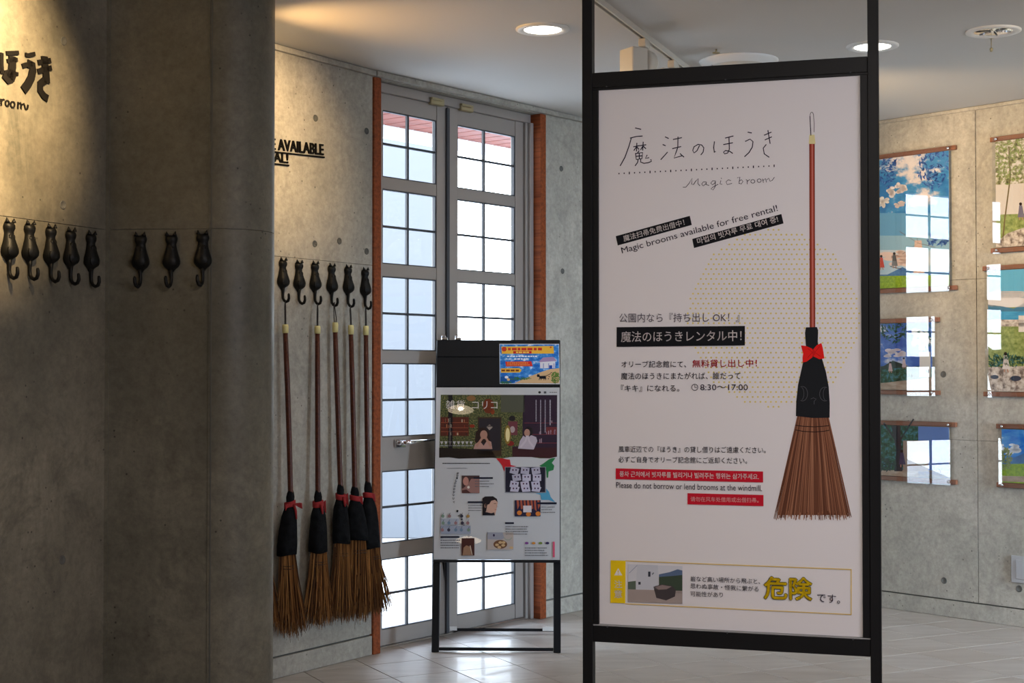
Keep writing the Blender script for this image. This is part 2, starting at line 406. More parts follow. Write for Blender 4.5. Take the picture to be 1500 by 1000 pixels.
# door wall
W2d = (CORN - B).normalized(); MD = seg_frame(B, CORN); PD = Plane(MD)
recess = .085
MDr = MD @ Matrix.Translation((0, 0, -recess)); PDr = Plane(MDr)
uR1 = PD(798, 545)[0]                  # right outer edge of the wooden jamb
root2, M2 = wall('wall_door_side', B + W2d * uR1, CORN, M_CON, zs=(0, .10, CEIL))
for a in ((822, 247), (824, 397)): plug(root2, M2, *a)
DTOP = 2.835
box('wall_above_door', -.02, uR1 + .002, DTOP, CEIL, -.22, -.002, M_CON, None, 'structure', matrix=MD)
box('trim_1', 0, (CORN - B).length, CEIL - .028, CEIL - .002, .0, .03, M_CON, None, 'structure', b=.002, matrix=MD)
box('trim_2', 0, (B - A0).length, CEIL - .028, CEIL - .002, 0, .022, M_CON, None, 'structure', b=.002, matrix=seg_frame(A0, B))
sx_px = 1431
uS = (w3pt(sx_px) - CORN).length
wr_root, MR = wall('wall_right', CORN, W3E, M_CON, gaph=.0018, us=[uS - .9 if uS > 1 else uS / 2, uS, uS + 1.8, uS + 3.6])
for a in ((1382, 548), (1383, 850), (1493, 862), (1381, 246)): plug(wr_root, MR, *a, r=.015)
box('trim_3', 0, (W3E - CORN).length, CEIL - .022, CEIL - .002, 0, .012, M_CON, None, 'structure', b=.002, matrix=MR)
# rear walls closing the hall
R1 = Vector((W3E.x, -3.5, 0)); R0 = Vector((L0.x - 1.5, -3.5, 0))
def plainwall(name, p0, p1, holes=()):
    M = seg_frame(p0, p1); L = (p1 - p0).length; q = MB(); x = 0
    for a, b, z0, z1 in holes:
        q.box(x, a, 0, CEIL, -.2, 0, M_CON); q.box(a, b, 0, z0, -.2, 0, M_CON); q.box(a, b, z1, CEIL, -.2, 0, M_CON); x = b
    q.box(x, L, 0, CEIL, -.2, 0, M_CON); return q.build(name, None, 'structure', M), M
plainwall('wall_east', W3E, R1)
plainwall('wall_south', R1, R0)
plainwall('wall_west', R0, L0)
box('wall_behind_pier', 0, 1, 0, CEIL, -.2, 0, M_CON, None, 'structure', matrix=seg_frame(Vector((L1.x - .35, L1.y + .1, 0)), A0))
q = MB(); q.box(-8, W3E.x + 1, -4.5, 10.4, CEIL, CEIL + .15, M_CEIL)
ceil = q.build('ceiling', None, 'structure')
# cut the ceiling slab to the building line: rebuild as polygon
bpy.data.objects.remove(ceil)
nout = Vector((-W2d.y, W2d.x, 0))
plan_room = [A0 + Vector((-3, .2, 0)), A0 + nout * .2, B + nout * .22, CORN + Vector((0, .3, 0)), W3E + Vector((.3, .2, 0)), Vector((W3E.x + .3, -3.8, 0)), Vector((R0.x - .3, -3.8, 0)), Vector((R0.x - .3, A0.y, 0))]
q = MB(); q.extrude(plan_room, CEIL, CEIL + .12, M_CEIL); q.build('ceiling', None, 'structure')
q = MB(); q.extrude(plan_room, -.2, -.0035, M_GROUT); floor = q.build('floor', None, 'structure')
# tiles
s_ = .314; ang = math.radians(27); ta = Vector((math.cos(ang), math.sin(ang), 0)); tb = Vector((-math.sin(ang), math.cos(ang), 0))
g = .0035; q = MB(); q.bbox(g / 2, s_ - g / 2, g / 2, s_ - g / 2, -.0034, 0, M_TILE, .0012)
tm = bpy.data.meshes.new('floor_tile'); tm.from_pydata(q.v, [], q.f); tm.materials.append(M_TILE)
bpy.data.meshes[tm.name]
def inside(p):
    def side(a, b): return (b.x - a.x) * (p.y - a.y) - (b.y - a.y) * (p.x - a.x)
    if side(A0, B) > .0 and p.x < B.x + .3: return False
    if side(B, CORN) > .0: return False
    if side(CORN, W3E) > 0: return False
    if side(L0, L1) > 0 and p.y < L1.y: return False
    return -3.5 < p.y and R0.x < p.x < W3E.x
rest = MB(); near = 0
for i in range(-60, 60):
    for j in range(-60, 60):
        o_ = ta * (2.545 + i * s_) + tb * (5.245 + j * s_); c = o_ + (ta + tb) * s_ / 2
        corners = [o_, o_ + ta * s_, o_ + tb * s_, o_ + (ta + tb) * s_]
        if not any(inside(k) for k in corners): continue
        d = c - CAM
        vis = False
        for k in corners + [c]:
            if k.y > .5:
                kx = 750 + F * k.x / k.y; ky = 545 + F * 1.38 / k.y
                if 395 < kx < 1540 and ky < 1010: vis = True
        R = Matrix.Rotation(ang, 4, 'Z'); R.translation = o_
        if vis and near < 299:
            t_ = link('floor_tile', tm, floor, matrix=R); near += 1
        else:
            rest.add([R @ Vector(v) for v in q.v], q.f, M_TILE)
rest.build('floor_tiles_beyond_view', floor, 'stuff')

# ------------------------------------------------------------------ double door
U = lambda px: PDr(px, 545)[0]
u_jl = PD(558, 545)[0]
uL0 = .05; uR0 = PD(775, 545)[0] + .02
jd = .13
for a, b in ((-.004, .046), (uR1 - .055, uR1 - .002)):
    q = MB(); q.bbox(a, b, 0.001, DTOP - .001, -jd, .012, M_WOOD, .002); q.build('trim_4' if a < .5 else 'trim_5', None, 'structure', MD)
door = box('door_1', .047, uR1 - .056, DTOP - .05, DTOP - .001, -recess - .05, -recess + .03, M_ALU, None, 'structure', b=.003, matrix=MD)
fr = MB()
ug = [U(636.5), U(667.5), U(752)]       # glass edges seen
umid = (U(651) + U(653)) / 2
def dpart(name, x0, x1, y0, y1, z0, z1, m=M_ALU, par=None, b=.002): return box(name, x0, x1, y0, y1, z0 - recess, z1 - recess, m, par or door, b=b)
dpart('door_frame', .047, .085, 0.002, DTOP - .051, -.05, .03)
uRf = U(764)
dpart('door_frame', uRf, uR1 - .056, 0.002, DTOP - .051, -.05, .03)
dpart('door_frame', uRf + .02, uR1 - .056, 0.002, DTOP - .051, .031, .05)
dpart('sill_plate', .086, uRf - .001, 0.0005, .012, -.05, .03, M_CHROME)
groups = [(.092, .444), (.521, .884), (1.054, 1.426), (1.49, 1.863), (1.926, 2.303), (2.363, 2.70)]
def leaf(u0, u1, g0, g1, um, zf):
    lf = box('door_leaf', u0, g0, .013, DTOP - .0505, zf - recess - .02, zf - recess + .016, M_ALU, None, b=.002)
    lf.name = 'door_leaf'; lf.parent = door
    def p(name, x0, x1, y0, y1, z0, z1, m, b=.0015):
        return box(name, x0, x1, y0, y1, zf + z0 - recess, zf + z1 - recess, m, lf, b=b)
    p('stile', g1, u1, .013, DTOP - .0505, -.02, .016, M_ALU)
    zs = [.013] + [v for gg in groups for v in gg] + [DTOP - .0505]
    for k in range(0, len(zs), 2): p('rail', g0 + .0005, g1 - .0005, zs[k], zs[k + 1], -.018, .013, M_ALU)
    for (a, b) in groups:
        m_ = (a + b) / 2
        p('muntin', um - .007, um + .007, a, b, -.006, .010, M_GASKET)
        p('muntin', g0, um - .0075, m_ - .006, m_ + .006, -.006, .008, M_GASKET)
        p('muntin', um + .0075, g1, m_ - .006, m_ + .006, -.006, .008, M_GASKET)
        for (xa, xb) in ((g0, um), (um, g1)):
            for (za, zb) in ((a, m_), (m_, b)):
                q = MB(); q.add([(xa, za, zf - recess - .002), (xb, za, zf - recess - .002), (xb, zb, zf - recess - .002), (xa, zb, zf - recess - .002)], [(0, 1, 2, 3)], M_GLASS); q.build('pane', lf)
        for (x0, x1, y0, y1) in ((g1 - .010, g1, a, b), (g0, g0 + .006, a, b), (g0, g1, a, a + .005), (g0, g1, b - .006, b)):
            p('glazing_bead', x0, x1, y0, y1, -.008, .012, M_GASKET, .001)
    return lf
gl0 = .14
lfL = leaf(.088, umid - .004, gl0, U(636.5), U(595.5), 0)
lfR = leaf(umid + .004, uRf - .004, U(667), U(752), U(707.5), 0)
dpart('meeting_strip', umid - .018, umid + .004, .014, DTOP - .06, .017, .03, M_GASKET)
# lever handle, latch, closers
hx, hz = PDr(583, 649)
q = MB(); q.bbox(hx - .045, hx + .03, hz - .02, hz + .02, -recess + .0165, -recess + .03, M_CHROME, .003)
q.tube([(hx - .01, hz + .002, -recess + .02), (hx - .01, hz + .004, -recess + .065), (hx + .01, hz + .006, -recess + .075), (hx + .07, hz + .008, -recess + .07), (hx + .21, hz + .012, -recess + .062)], [.011, .011, .011, .008, .005], M_CHROME, 10)
q.build('door_handle', lfL)
for (px, py, lf_) in ((633, 151, lfL), (676, 160, lfR)):
    x, y = PDr(px, py); q = MB(); q.bbox(x - .05, x + .05, y - .016, y + .022, -recess + .0165, -recess + .045, M_BRASS, .004); q.box(x - .06, x + .02, y + .006, y + .016, -recess + .045, -recess + .058, M_BRASS); q.build('door_closer', lf_)

# ------------------------------------------------------------------ outside
oM = MD
eave = box('roof_eave', -3.4, 4.5, 3.16, 3.3, -2.16, -.225, M_FASCIA, None, 'structure', matrix=oM)
for i in range(52):
    x = -3.4 + i * .15
    bx = box('soffit_board', x + .007, x + .143, 3.13, 3.159, -2.158, -.226, M_SOFFIT, eave, b=.003)
box('fascia_board', -3.4, 4.5, 3.04, 3.3, -2.19, -2.161, M_FASCIA, eave, b=.003)
bpy.context.view_layer.update()
q = MB(); q.extrude([Vector((-60, 6, 0)), Vector((60, 6, 0)), Vector((60, 90, 0)), Vector((-60, 90, 0))], -.4, -.202, M_GROUND); q.build('ground', None, 'structure')
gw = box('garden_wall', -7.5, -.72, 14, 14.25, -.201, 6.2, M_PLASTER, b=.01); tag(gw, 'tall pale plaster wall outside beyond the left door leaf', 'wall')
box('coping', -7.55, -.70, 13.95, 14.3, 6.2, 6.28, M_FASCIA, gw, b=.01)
def shrub(x, y, sc, sd, lab):
    t = thing('olive_shrub', lab, 'shrub', Matrix.Translation((x, y, -.202))); r = random.Random(sd); st = MB(); lv = MB()
    for k in range(9):
        a = r.uniform(0, 6.28); pts = [(0, 0, 0)]
        for j in range(1, 5): pts.append((math.cos(a) * j * .09 * sc + r.uniform(-.03, .03), math.sin(a) * j * .09 * sc, j * .30 * sc))
        st.tube(pts, [.02, .015, .012, .008, .004], M_WOOD, 5)
        for j in range(90):
            b = pts[r.randint(1, 4)]; c = Vector(b) + Vector((r.gauss(0, .15), r.gauss(0, .15), r.gauss(0, .14))) * sc
            if c.z < .02: continue
            d = Vector((r.gauss(0, 1), r.gauss(0, 1), r.gauss(0, 1))).normalized() * .045 * sc; w = d.orthogonal().normalized() * .014 * sc
            lv.add([c - d, c + w, c + d, c - w], [(0, 1, 2, 3)], M_LEAF)
    st.build('stem', t); lv.build('foliage', t, 'stuff')
shrub(-.42, 17.0, 1.0, 3, 'loose shrub outside behind the right door leaf above the easel')
shrub(-1.9, 13.0, .4, 5, 'low shrub outside at the foot of the pale garden wall')

# ------------------------------------------------------------------ cat hooks
def cat_meshes():
    b = MB(); n = 18
    secs = [(0.0, .000, .0005), (-.0015, .019, .014), (-.008, .0225, .020), (-.016, .0235, .0225), (-.024, .0215, .021), (-.032, .0180, .0165), (-.041, .0190, .018), (-.055, .0220, .022), (-.070, .0262, .027), (-.084, .0312, .0315), (-.096, .0338, .033), (-.107, .0325, .031), (-.117, .0262, .024), (-.124, .017, .013), (-.130, .011, .010), (-.135, .0085, .008)]
    rr = []
    for z, w, d in secs:
        rr.append([(w * math.copysign(abs(math.cos(a)) ** .9, math.cos(a)), z - .008, .004 + d * (math.sin(a)) if math.sin(a) > 0 else .004 + .0035 * math.sin(a)) for a in [2 * math.pi * k / n for k in range(n)]])
    b.rings(rr, M_HOOK)
    for sgn in (-1, 1):      # haunches and shoulder blades in relief
        for (cx, cz, rx, ry, dd) in ((.013 * sgn, -.105, .014, .02, .031), (.008 * sgn, -.062, .007, .014, .0245)):
            ring = [[(cx + rx * math.cos(t) * s_, cz + ry * math.sin(t) * s_, dd - .006 + h) for t in [2 * math.pi * k / 10 for k in range(10)]] for s_, h in ((1, 0), (.8, .004), (.4, .0065), (.05, .007))]
            b.rings(ring, M_HOOK)
    ears = []
    for sgn in (-1, 1):
        e = MB(); cx = .0145 * sgn
        base = [(cx + .0088 * math.cos(t), -.0095 + .001 * math.sin(t), .013 + .0085 * math.sin(t)) for t in [2 * math.pi * k / 8 for k in range(8)]]
        mid = [(cx + .001 * sgn + (x - cx) * .55, -.002, .013 + (z - .013) * .6) for x, y, z in base]
        tip = [(cx + .003 * sgn + (x - cx) * .08, .0065, .012 + (z - .013) * .1) for x, y, z in base]
        e.rings([base, mid, tip], M_HOOK); ears.append(e)
    t = MB(); pts = [(0, -.132, .010), (0.0005, -.150, .009), (.001, -.168, .008), (.0005, -.182, .010), (0, -.193, .018), (-.001, -.198, .030), (-.003, -.194, .043), (-.005, -.182, .050), (-.006, -.168, .050), (-.006, -.161, .048)]
    t.tube(pts, [.0085, .0068, .0062, .0062, .0064, .0066, .0066, .0066, .0062, .0045], M_HOOK, 10)
    def me(q, n_):
        m = bpy.data.meshes.new(n_); m.from_pydata(q.v, [], q.f); m.materials.append(M_HOOK); m.polygons.foreach_set('use_smooth', [True] * len(m.polygons)); return m
    return me(b, 'body'), [me(e, 'ear') for e in ears], me(t, 'tail')
CATB, CATE, CATT = cat_meshes()
def cat_hook(M, px, py, label, group, sc=1.0):
    x, y = Plane(M)(px, py)
    o = thing('cat_hook', label, 'hook', M @ Matrix.Translation((x, y, 0.0002)) @ Matrix.Scale(sc, 4), group)
    link('body', CATB, o); link('ear', CATE[0], o); link('ear', CATE[1], o); link('tail', CATT, o)
    return o
ordn = ['first', 'second', 'third', 'fourth', 'fifth', 'sixth']
for i, (px, py) in enumerate([(11, 322), (41, 325), (72, 330), (101, 335), (131, 340)]):
    cat_hook(ML, px, py, 'black iron cat hook on the left wall, %s from left, tail curling up' % ordn[i], 'cat hooks on the left wall')
for i, (px, py) in enumerate([(207, 342), (252, 341.5), (298, 339.5)]):
    cat_hook(MP, px, py, 'black iron cat hook on the concrete pier, %s' % ['nearest the left wall', 'in the middle of three', 'nearest the pier seam'][i], 'cat hooks on the pier')
hooks_b = [(412.5, 378.5), (436, 382), (459.5, 383.5), (484, 387), (508, 389), (533, 393)]
for i, (px, py) in enumerate(hooks_b):
    lab = ['leftmost black cat hook beside the brooms, half hidden by the pier edge', 'empty black cat hook with no broom, between two broom hooks', 'black cat hook holding the second broom from the pier', 'black cat hook holding the broom with a forked cord', 'black cat hook holding the fourth broom, second from the door', 'black cat hook nearest the wooden door trim'][i]
    cat_hook(MB1, px, py, lab, 'cat hooks on the broom wall')
cat_hook(MB1, 373, 370, 'black cat hook behind the pier holding a mostly hidden broom', 'cat hooks on the broom wall')

# ------------------------------------------------------------------ brooms
def broom(sd, label, cord, ytop, h0, h1, sl_b, wb, br_b, bw, bend=0, bow='side', fork=False):
    """pixel measurements: cord (x,y) at hook; h0/h1 stick ends; sl_b sleeve bottom centre, wb its px width; br_b bristle end centre; bw px width"""
    r = random.Random(sd)
    O1 = MB1 @ Matrix.Translation((0, 0, .037)); O2 = MB1 @ Matrix.Translation((0, 0, .062))
    P1, P2 = Plane(O1), Plane(O2)
    c = P1(*cord); yt = P1(h0[0], ytop); a = P1(*h0); b = P2(*h1); s = P2(*sl_b); e = P2(*br_b)
    root = thing('broom', label, 'broom', MB1 @ Matrix.Translation((c[0], c[1], .037)), 'twig brooms hanging on the wall')
    inv = Matrix.Translation((-c[0], -c[1], -.037))
    L = lambda p, z: inv @ Vector((p[0], p[1], z))
    k = (hit(*sl_b, P2.p, P2.n) - CAM).length / F                # metres per pixel across view
    C0 = L(c, .037); Y0 = L(yt, .037); A_ = L(a, .037); B_ = L(b, .056); S = L(s, .064); E = L(e, .068)
    q = MB(); w = .010 if fork else .004
    q.tube([Y0 + Vector((-.004, -.012, 0)), Y0 + Vector((-w * .8, .02, 0)), C0 + Vector((-.0045, -.012, .002)), C0 + Vector((-.0045, .008, .004)), C0 + Vector((0, .014, .002)), C0 + Vector((.0045, .008, -.002)), C0 + Vector((.0045, -.012, 0)), Y0 + Vector((w * .8, .02, 0)), Y0 + Vector((.004, -.012, 0))], .0022, M_CORD, 6); q.build('hanging_cord', root)
    q = MB(); q.tube([Y0, Y0.lerp(A_, .25), A_ + Vector((0, -.002, 0))], [.0125, .0145, .0138], M_YEL, 12); q.build('tape_band', root)
    q = MB(); mids = [A_.lerp(B_, t) + Vector((math.sin(t * 3.14) * bend, 0, 0)) for t in (0, .25, .5, .75, 1)]
    q.tube([A_ + Vector((0, .004, 0))] + mids[1:] + [B_ + (S - B_) * .5], [.0115] + [.0122] * 4 + [.012], M_HANDLE, 12); q.build('stick', root)
    # sleeve
    n = 24; rr = []; W_ = wb * k / 2 * 1.02
    prof = [(-.05, .24), (0, .34), (.07, .42), (.16, .38), (.22, .50), (.38, .78), (.6, .92), (.85, 1), (1, 1)]
    ph = [r.uniform(0, 6) for _ in range(3)]
    for t, f in prof:
        cc = B_.lerp(S, t); ring = []
        for i in range(n):
            a_ = 2 * math.pi * i / n; rad = 1 + .05 * math.sin(3 * a_ + ph[0] + t * 3) + .04 * math.sin(5 * a_ + ph[1] - t * 4)
            ring.append(cc + Vector((math.cos(a_) * W_ * f * rad, .004 * math.sin(2 * a_ + ph[2]) * t, math.sin(a_) * min(.052, W_ * f * .8) * rad)))
        rr.append(ring)
    q = MB(); q.rings(rr, M_CLOTH); q.build('felt_sleeve', root)
    # faint stitched cat face
    # red bow
    q = MB(); nb = B_.lerp(S, .18); wr = W_ * .50
    rings = [[nb + Vector((math.cos(t) * (wr + .004), dy + .006 * math.sin(t + sd), math.sin(t) * (min(.052, wr * .8) + .004))) for t in [2 * math.pi * i / 14 for i in range(14)]] for dy in (-.012, -.006, .006, .012)]
    q.rings(rings, M_RED)
    def flap(dx, dy, dz, l, w):
        o_ = nb + Vector((dx, dy, dz)); d = Vector((l, -.01, .004)); 
        v = [o_ + Vector((0, .004, 0)), o_ + d * .5 + Vector((0, w * .5, .008)), o_ + d + Vector((0, w * .6, 0)), o_ + d + Vector((0, -w * .7, .002)), o_ + d * .5 + Vector((0, -w * .45, -.004)), o_ + Vector((0, -.006, 0))]
        v2 = [p + Vector((0, 0, -.004)) for p in v]
        q.add(v + v2, [(0, 1, 4, 5), (1, 2, 3, 4), (11, 10, 7, 6), (10, 9, 8, 7), (0, 6, 7, 1), (1, 7, 8, 2), (2, 8, 9, 3), (3, 9, 10, 4), (4, 10, 11, 5), (5, 11, 6, 0)], M_RED)
    if bow == 'bow':
        flap(wr * .8, 0, .02, .035, .02); flap(-wr * .8, 0, .02, -.035, .02)
        q.tube([nb + Vector((0, 0, wr * .8 + .004)), nb + Vector((.004, -.03, wr * .8 + .012)), nb + Vector((.0, -.065, wr * .8 + .02))], [.007, .006, .004], M_RED, 6)
    elif bow == 'side':
        flap(wr * .7, -.004, wr * .5, .02, .045)
        q.tube([nb + Vector((-.006, 0, wr * .8 + .004)), nb + Vector((-.006, -.03, wr * .8 + .012)), nb + Vector((-.008, -.045, wr * .8 + .016))], [.007, .006, .004], M_RED, 6)
    elif bow == 'knot':
        flap(-wr * .2, .0, wr * .82, wr * 1.1, .03)
    q.build('red_ribbon', root)
    # twigs
    q = MB(); We = bw * k / 2
    for i in range(250):
        t = r.uniform(-1, 1); zz = r.uniform(-1, 1) * math.sqrt(max(0, 1 - t * t)); top = S + Vector((t * W_ * .80, .03, zz * min(.036, W_ * .62)))
        ex = max(-1.45, min(1.45, t * .95 + r.gauss(0, .2)))
        ln = 1 - abs(t) * .07 + r.gauss(0, .035)
        end = E + Vector((ex * We, (S.y - E.y) * (1 - ln), zz * .045 + r.gauss(0, .004)))
        end.z = max(end.z, L((0, 0), .008).z)
        curl = bend * 0 + r.gauss(0, .006)
        m1 = top.lerp(end, .38) + Vector((-(end.x - top.x) * .12 + curl * .3, 0, 0)); m2 = top.lerp(end, .74) + Vector((-(end.x - top.x) * .07 + curl, 0, 0))
        rad = r.uniform(.0013, .0027)
        q.tube([top, m1, m2, end], [rad * 1.1, rad, rad * .8, rad * .35], M_TWIG, 3, False)
    q.build('bristles', root, 'stuff')
    q = MB()
    for f in (.07, .105):
        cc = S.lerp(E, f + .06); wr = W_ * (.84 + f * .5)
        q.tube([cc + Vector((math.cos(t) * wr, .002 * math.sin(t * 2 + sd), math.sin(t) * min(.041, wr * .72))) for t in [2 * math.pi * i / 16 for i in range(17)]], .0016, M_CORD, 5)
    q.build('binding_twine', root)
broom(1, 'broom nearest the pier edge, with a red bow with loose ends', (417.5, 446), 475, (418, 487), (427, 722), (420, 812), 31, (427, 929), 50, .003, 'bow')
broom(2, 'second broom from the pier, straight stick and red heart-shaped flap', (465, 450), 477, (465, 488), (467, 722), (466, 808), 30, (467, 914), 58, 0, 'side')
broom(3, 'broom hanging from a forked cord, its stick leaning to the right', (489.5, 447), 472, (491, 486), (500, 712), (500, 795), 28, (499, 906), 44, 0, 'side', True)
broom(4, 'broom with bright red ribbon overlapping the broom next to the door', (513, 451), 476, (514, 489), (521, 716), (524, 790), 32, (524, 906), 44, .002, 'knot')
broom(5, 'broom beside the door trim, its twigs splaying over the glass', (535.5, 453), 477, (536, 490), (540, 709), (543, 802), 30, (553, 897), 58, 0, 'knot')
broom(6, 'broom almost wholly hidden behind the pier edge, only twigs showing', (378, 436), 466, (378, 478), (382, 722), (384, 812), 30, (388, 922), 46, 0, 'bow')

# ------------------------------------------------------------------ wall lettering (raised black letters)
M_LET = mat('black_letter_acrylic', (.004, .0035, .003), .8, spec=.08)
def raised_text(name, M, txt, p0, p1, h, depth, label, bold=0, cat='lettering', under=None):
    P = Plane(M); vs, fs = glyphs(txt, .012); a = Vector(P(*p0)); b = Vector(P(*p1)); t = Vector(P(p0[0], p0[1] - h)); H = (t - a).length
    x0 = min(v[0] for v in vs); x1 = max(v[0] for v in vs); y0 = min(v[1] for v in vs); y1 = max(v[1] for v in vs)
    u = b - a; n = Vector((-u.y, u.x)).normalized() * H
    pts = [a + u * ((v[0] - x0) / (x1 - x0)) + n * ((v[1] - y0) / (y1 - y0)) for v in vs]
    q = MB(); k = len(pts); q.add([(p.x, p.y, depth) for p in pts] + [(p.x, p.y, .0004) for p in pts], fs, M_LET)
    cnt = {}
    for f in fs:
        for i in range(len(f)):
            e = (f[i], f[(i + 1) % len(f)]); cnt[tuple(sorted(e))] = cnt.get(tuple(sorted(e)), []) + [e]
    for es in cnt.values():
        if len(es) == 1: i, j = es[0]; q.f.append([i, j, j + k, i + k]); q.m.append(0); q.sm.append(False)
    if under:
        (ax, ay), (bx, by), w = under; A1 = P(ax, ay); B1 = P(bx, by); C1 = P(bx, by + w); D1 = P(ax, ay + w)
        v = [(*A1, depth), (*B1, depth), (*C1, depth), (*D1, depth)]; v += [(x, y, .0004) for x, y, _ in v]
        q.add(v, [(0, 1, 2, 3), (0, 4, 5, 1), (2, 6, 7, 3), (1, 5, 6, 2), (0, 3, 7, 4)], M_LET)
    o = q.build(name, None, matrix=M); tag(o, label, cat); return o
raised_text('wall_lettering', MB1, 'ARE AVAILABLE', (377, 217), (473, 227.5), 17, .008, 'raised black capitals reading AVAILABLE with an underline on the broom wall', .02, under=((377, 219), (474, 229.5), 2))
raised_text('wall_lettering', MB1, 'FREE RENTAL!', (325, 228), (421, 239.5), 15, .008, 'raised black capitals reading AL! below the AVAILABLE line', .02, under=((325, 230), (422, 241.5), 2))
def tube_letters(name, M, strokes, ox, oy, k, rad, label, depth=.02):
    P = Plane(M); q = MB()
    for st in strokes:
        w = rad
        if isinstance(st[0], (int, float)): w = st[0]; st = st[1]
        pts = [Vector(P(ox + x / k, oy + y / k)) for x, y in st]
        Lp = []; Rp = []
        for i, p in enumerate(pts):
            d = (pts[min(i + 1, len(pts) - 1)] - pts[max(i - 1, 0)]).normalized(); nn = Vector((-d.y, d.x)) * w
            if i == 0: p = p - d * w * .5
            if i == len(pts) - 1: p = p + d * w * .5
            Lp.append(p + nn); Rp.append(p - nn)
        n = len(pts); v = [(p.x, p.y, depth) for p in Lp + Rp] + [(p.x, p.y, .0004) for p in Lp + Rp]
        f = [(i, i + 1, n + i + 1, n + i) for i in range(n - 1)] + [(i, i + 1, 2 * n + i + 1, 2 * n + i) for i in range(n - 1)] + [(n + i, n + i + 1, 3 * n + i + 1, 3 * n + i) for i in range(n - 1)] + [(0, n, 3 * n, 2 * n), (n - 1, 2 * n - 1, 4 * n - 1, 3 * n - 1)]
        q.add(v, f, M_LET)
    o = q.build(name, None, matrix=M); return tag(o, label, 'lettering')
tube_letters('wall_title', ML, [[(-30, 190), (-25, 330), (15, 375)], [(5, 160), (5, 300), (12, 385)], (.007, [(75, 150), (205, 145)]), (.007, [(85, 245), (140, 235), (190, 230)]),
    (.016, [(138, 215), (138, 320), (130, 385), (110, 430)]), (.014, [(115, 395), (65, 410), (50, 440), (85, 480), (130, 460), (150, 400)]), (.006, [(145, 385), (200, 405)]),
    (.007, [(308, 170), (335, 178), (405, 160)]), (.008, [(270, 305), (310, 290), (370, 285)]), (.015, [(345, 285), (385, 300), (390, 360), (370, 450), (330, 530), (285, 590)]),
    (.009, [(465, 262), (530, 255), (595, 240)]), (.009, [(460, 370), (530, 350), (605, 332)]), (.015, [(532, 215), (540, 320), (550, 400), (556, 490)]), (.013, [(525, 490), (480, 525), (480, 610), (520, 670), (555, 695)])],
    0, 60, 8.33, .008, 'thick black raised hiragana characters in the warm light on the left wall', .007)
tube_letters('wall_subtitle', ML, [[(5, 710), (10, 785)], [(12, 735), (35, 712), (45, 720)], arc(82, 762, 22, 34, 0, 360, 14), arc(148, 778, 24, 36, 0, 360, 14), [(215, 748), (212, 825)], [(214, 770), (245, 755), (252, 790), (250, 825)], [(252, 785), (285, 765), (295, 800), (305, 838), (325, 832), (336, 785)]],
    0, 60, 8.33, .0028, 'thin black handwritten word room below the hiragana on the left wall', .004)

# ------------------------------------------------------------------ ceiling fixtures
def ceil_pt(px, py): 
    p = on_z(px, py, CEIL); return p
def downlight(px, py, label, lit, r=.117):
    p = ceil_pt(px, py); t = thing('downlight', label, 'ceiling light', Matrix.Translation(p), 'round recessed ceiling lights')
    q = MB(); q.lathe([(r * .69, -.0045), (r * .74, -.009), (r * .9, -.010), (r, -.006), (r, -.0005)], M_WHITE, n=48); q.build('trim_ring', t)
    if lit:
        q = MB(); q.lathe([(r * .70, -.0047), (r * .66, -.0060), (.001, -.0072)], M_LAMP, n=48); q.build('diffuser', t)
        L = spot('downlight_beam', p + Vector((0, 0, -.02)), p + Vector((0, 0, -1)), 28, (1, .93, .86), 150, 1, .05)
    else:
        q = MB(); q.lathe([(r * .70, -.0045), (r * .5, -.0030), (r * .3, -.0020), (.001, -.0018)], M_CHROME, n=48); q.build('reflector', t)
        for k in range(6):
            a = k * math.pi / 3; q = MB(); q.tube([(.012 * math.cos(a), .012 * math.sin(a), -.0045), (r * .66 * math.cos(a), r * .66 * math.sin(a), -.0055)], .0022, M_GASKET if k % 2 else M_CHROME, 5); q.build('baffle', t)
    return t
downlight(795, 42, 'lit round downlight in the ceiling left of the tall sign', True)
downlight(1278, 67, 'lit round downlight partly behind the right post of the tall sign', True)
downlight(1455, 45, 'unlit downlight with a silver reflector at the upper right', False)
p = ceil_pt(1452, 55); t = thing('sprinkler_head', 'tiny brass pendant head hanging below the silver downlight', 'sprinkler', Matrix.Translation(p))
q = MB(); q.lathe([(.012, -.0005), (.012, -.004), (.003, -.005)], M_BRASS, n=16); q.build('escutcheon', t)
q = MB(); q.tube([(0, 0, -.004), (0, 0, -.045)], .0018, M_BRASS, 6); q.lathe([(.004, -.045), (.008, -.050), (.006, -.062), (.001, -.064)], M_BRASS, n=12); q.build('pendant', t)
p = ceil_pt(1049, 72); t = thing('sprinkler_head', 'small brass disc sprinkler beside the round air vent', 'sprinkler', Matrix.Translation(p))
q = MB(); q.lathe([(.001, -.022), (.016, -.020), (.018, -.016), (.003, -.014)], M_BRASS, n=20); q.build('deflector', t)
q = MB(); q.tube([(0, 0, -.0005), (0, 0, -.02)], .004, M_BRASS, 8); q.build('stem', t)
# air diffuser
p = ceil_pt(1082, 89); t = thing('air_vent', 'large round white ceiling air diffuser with concentric rings behind the sign', 'vent', Matrix.Translation(p))
for i, (r0, r1, z0, z1, nm) in enumerate([(.188, .140, -.004, -.030, 'outer_ring'), (.126, .100, -.012, -.040, 'cone_ring'), (.090, .066, -.014, -.044, 'cone_ring'), (.056, .032, -.016, -.048, 'cone_ring')]):
    q = MB(); q.lathe([(r0, -.0005), (r0, z0), (r0 * .97, z0 - .006), (r1 * 1.04, z1), (r1, z1), (r1, z1 + .004), (r1 * 1.02, -.001)], M_IVORY if i else M_WHITE, n=56); q.build(nm, t)
q = MB(); q.lathe([(.137, -.0012), (.001, -.0010)], M_GASKET, n=40); q.build('dark_throat', t)
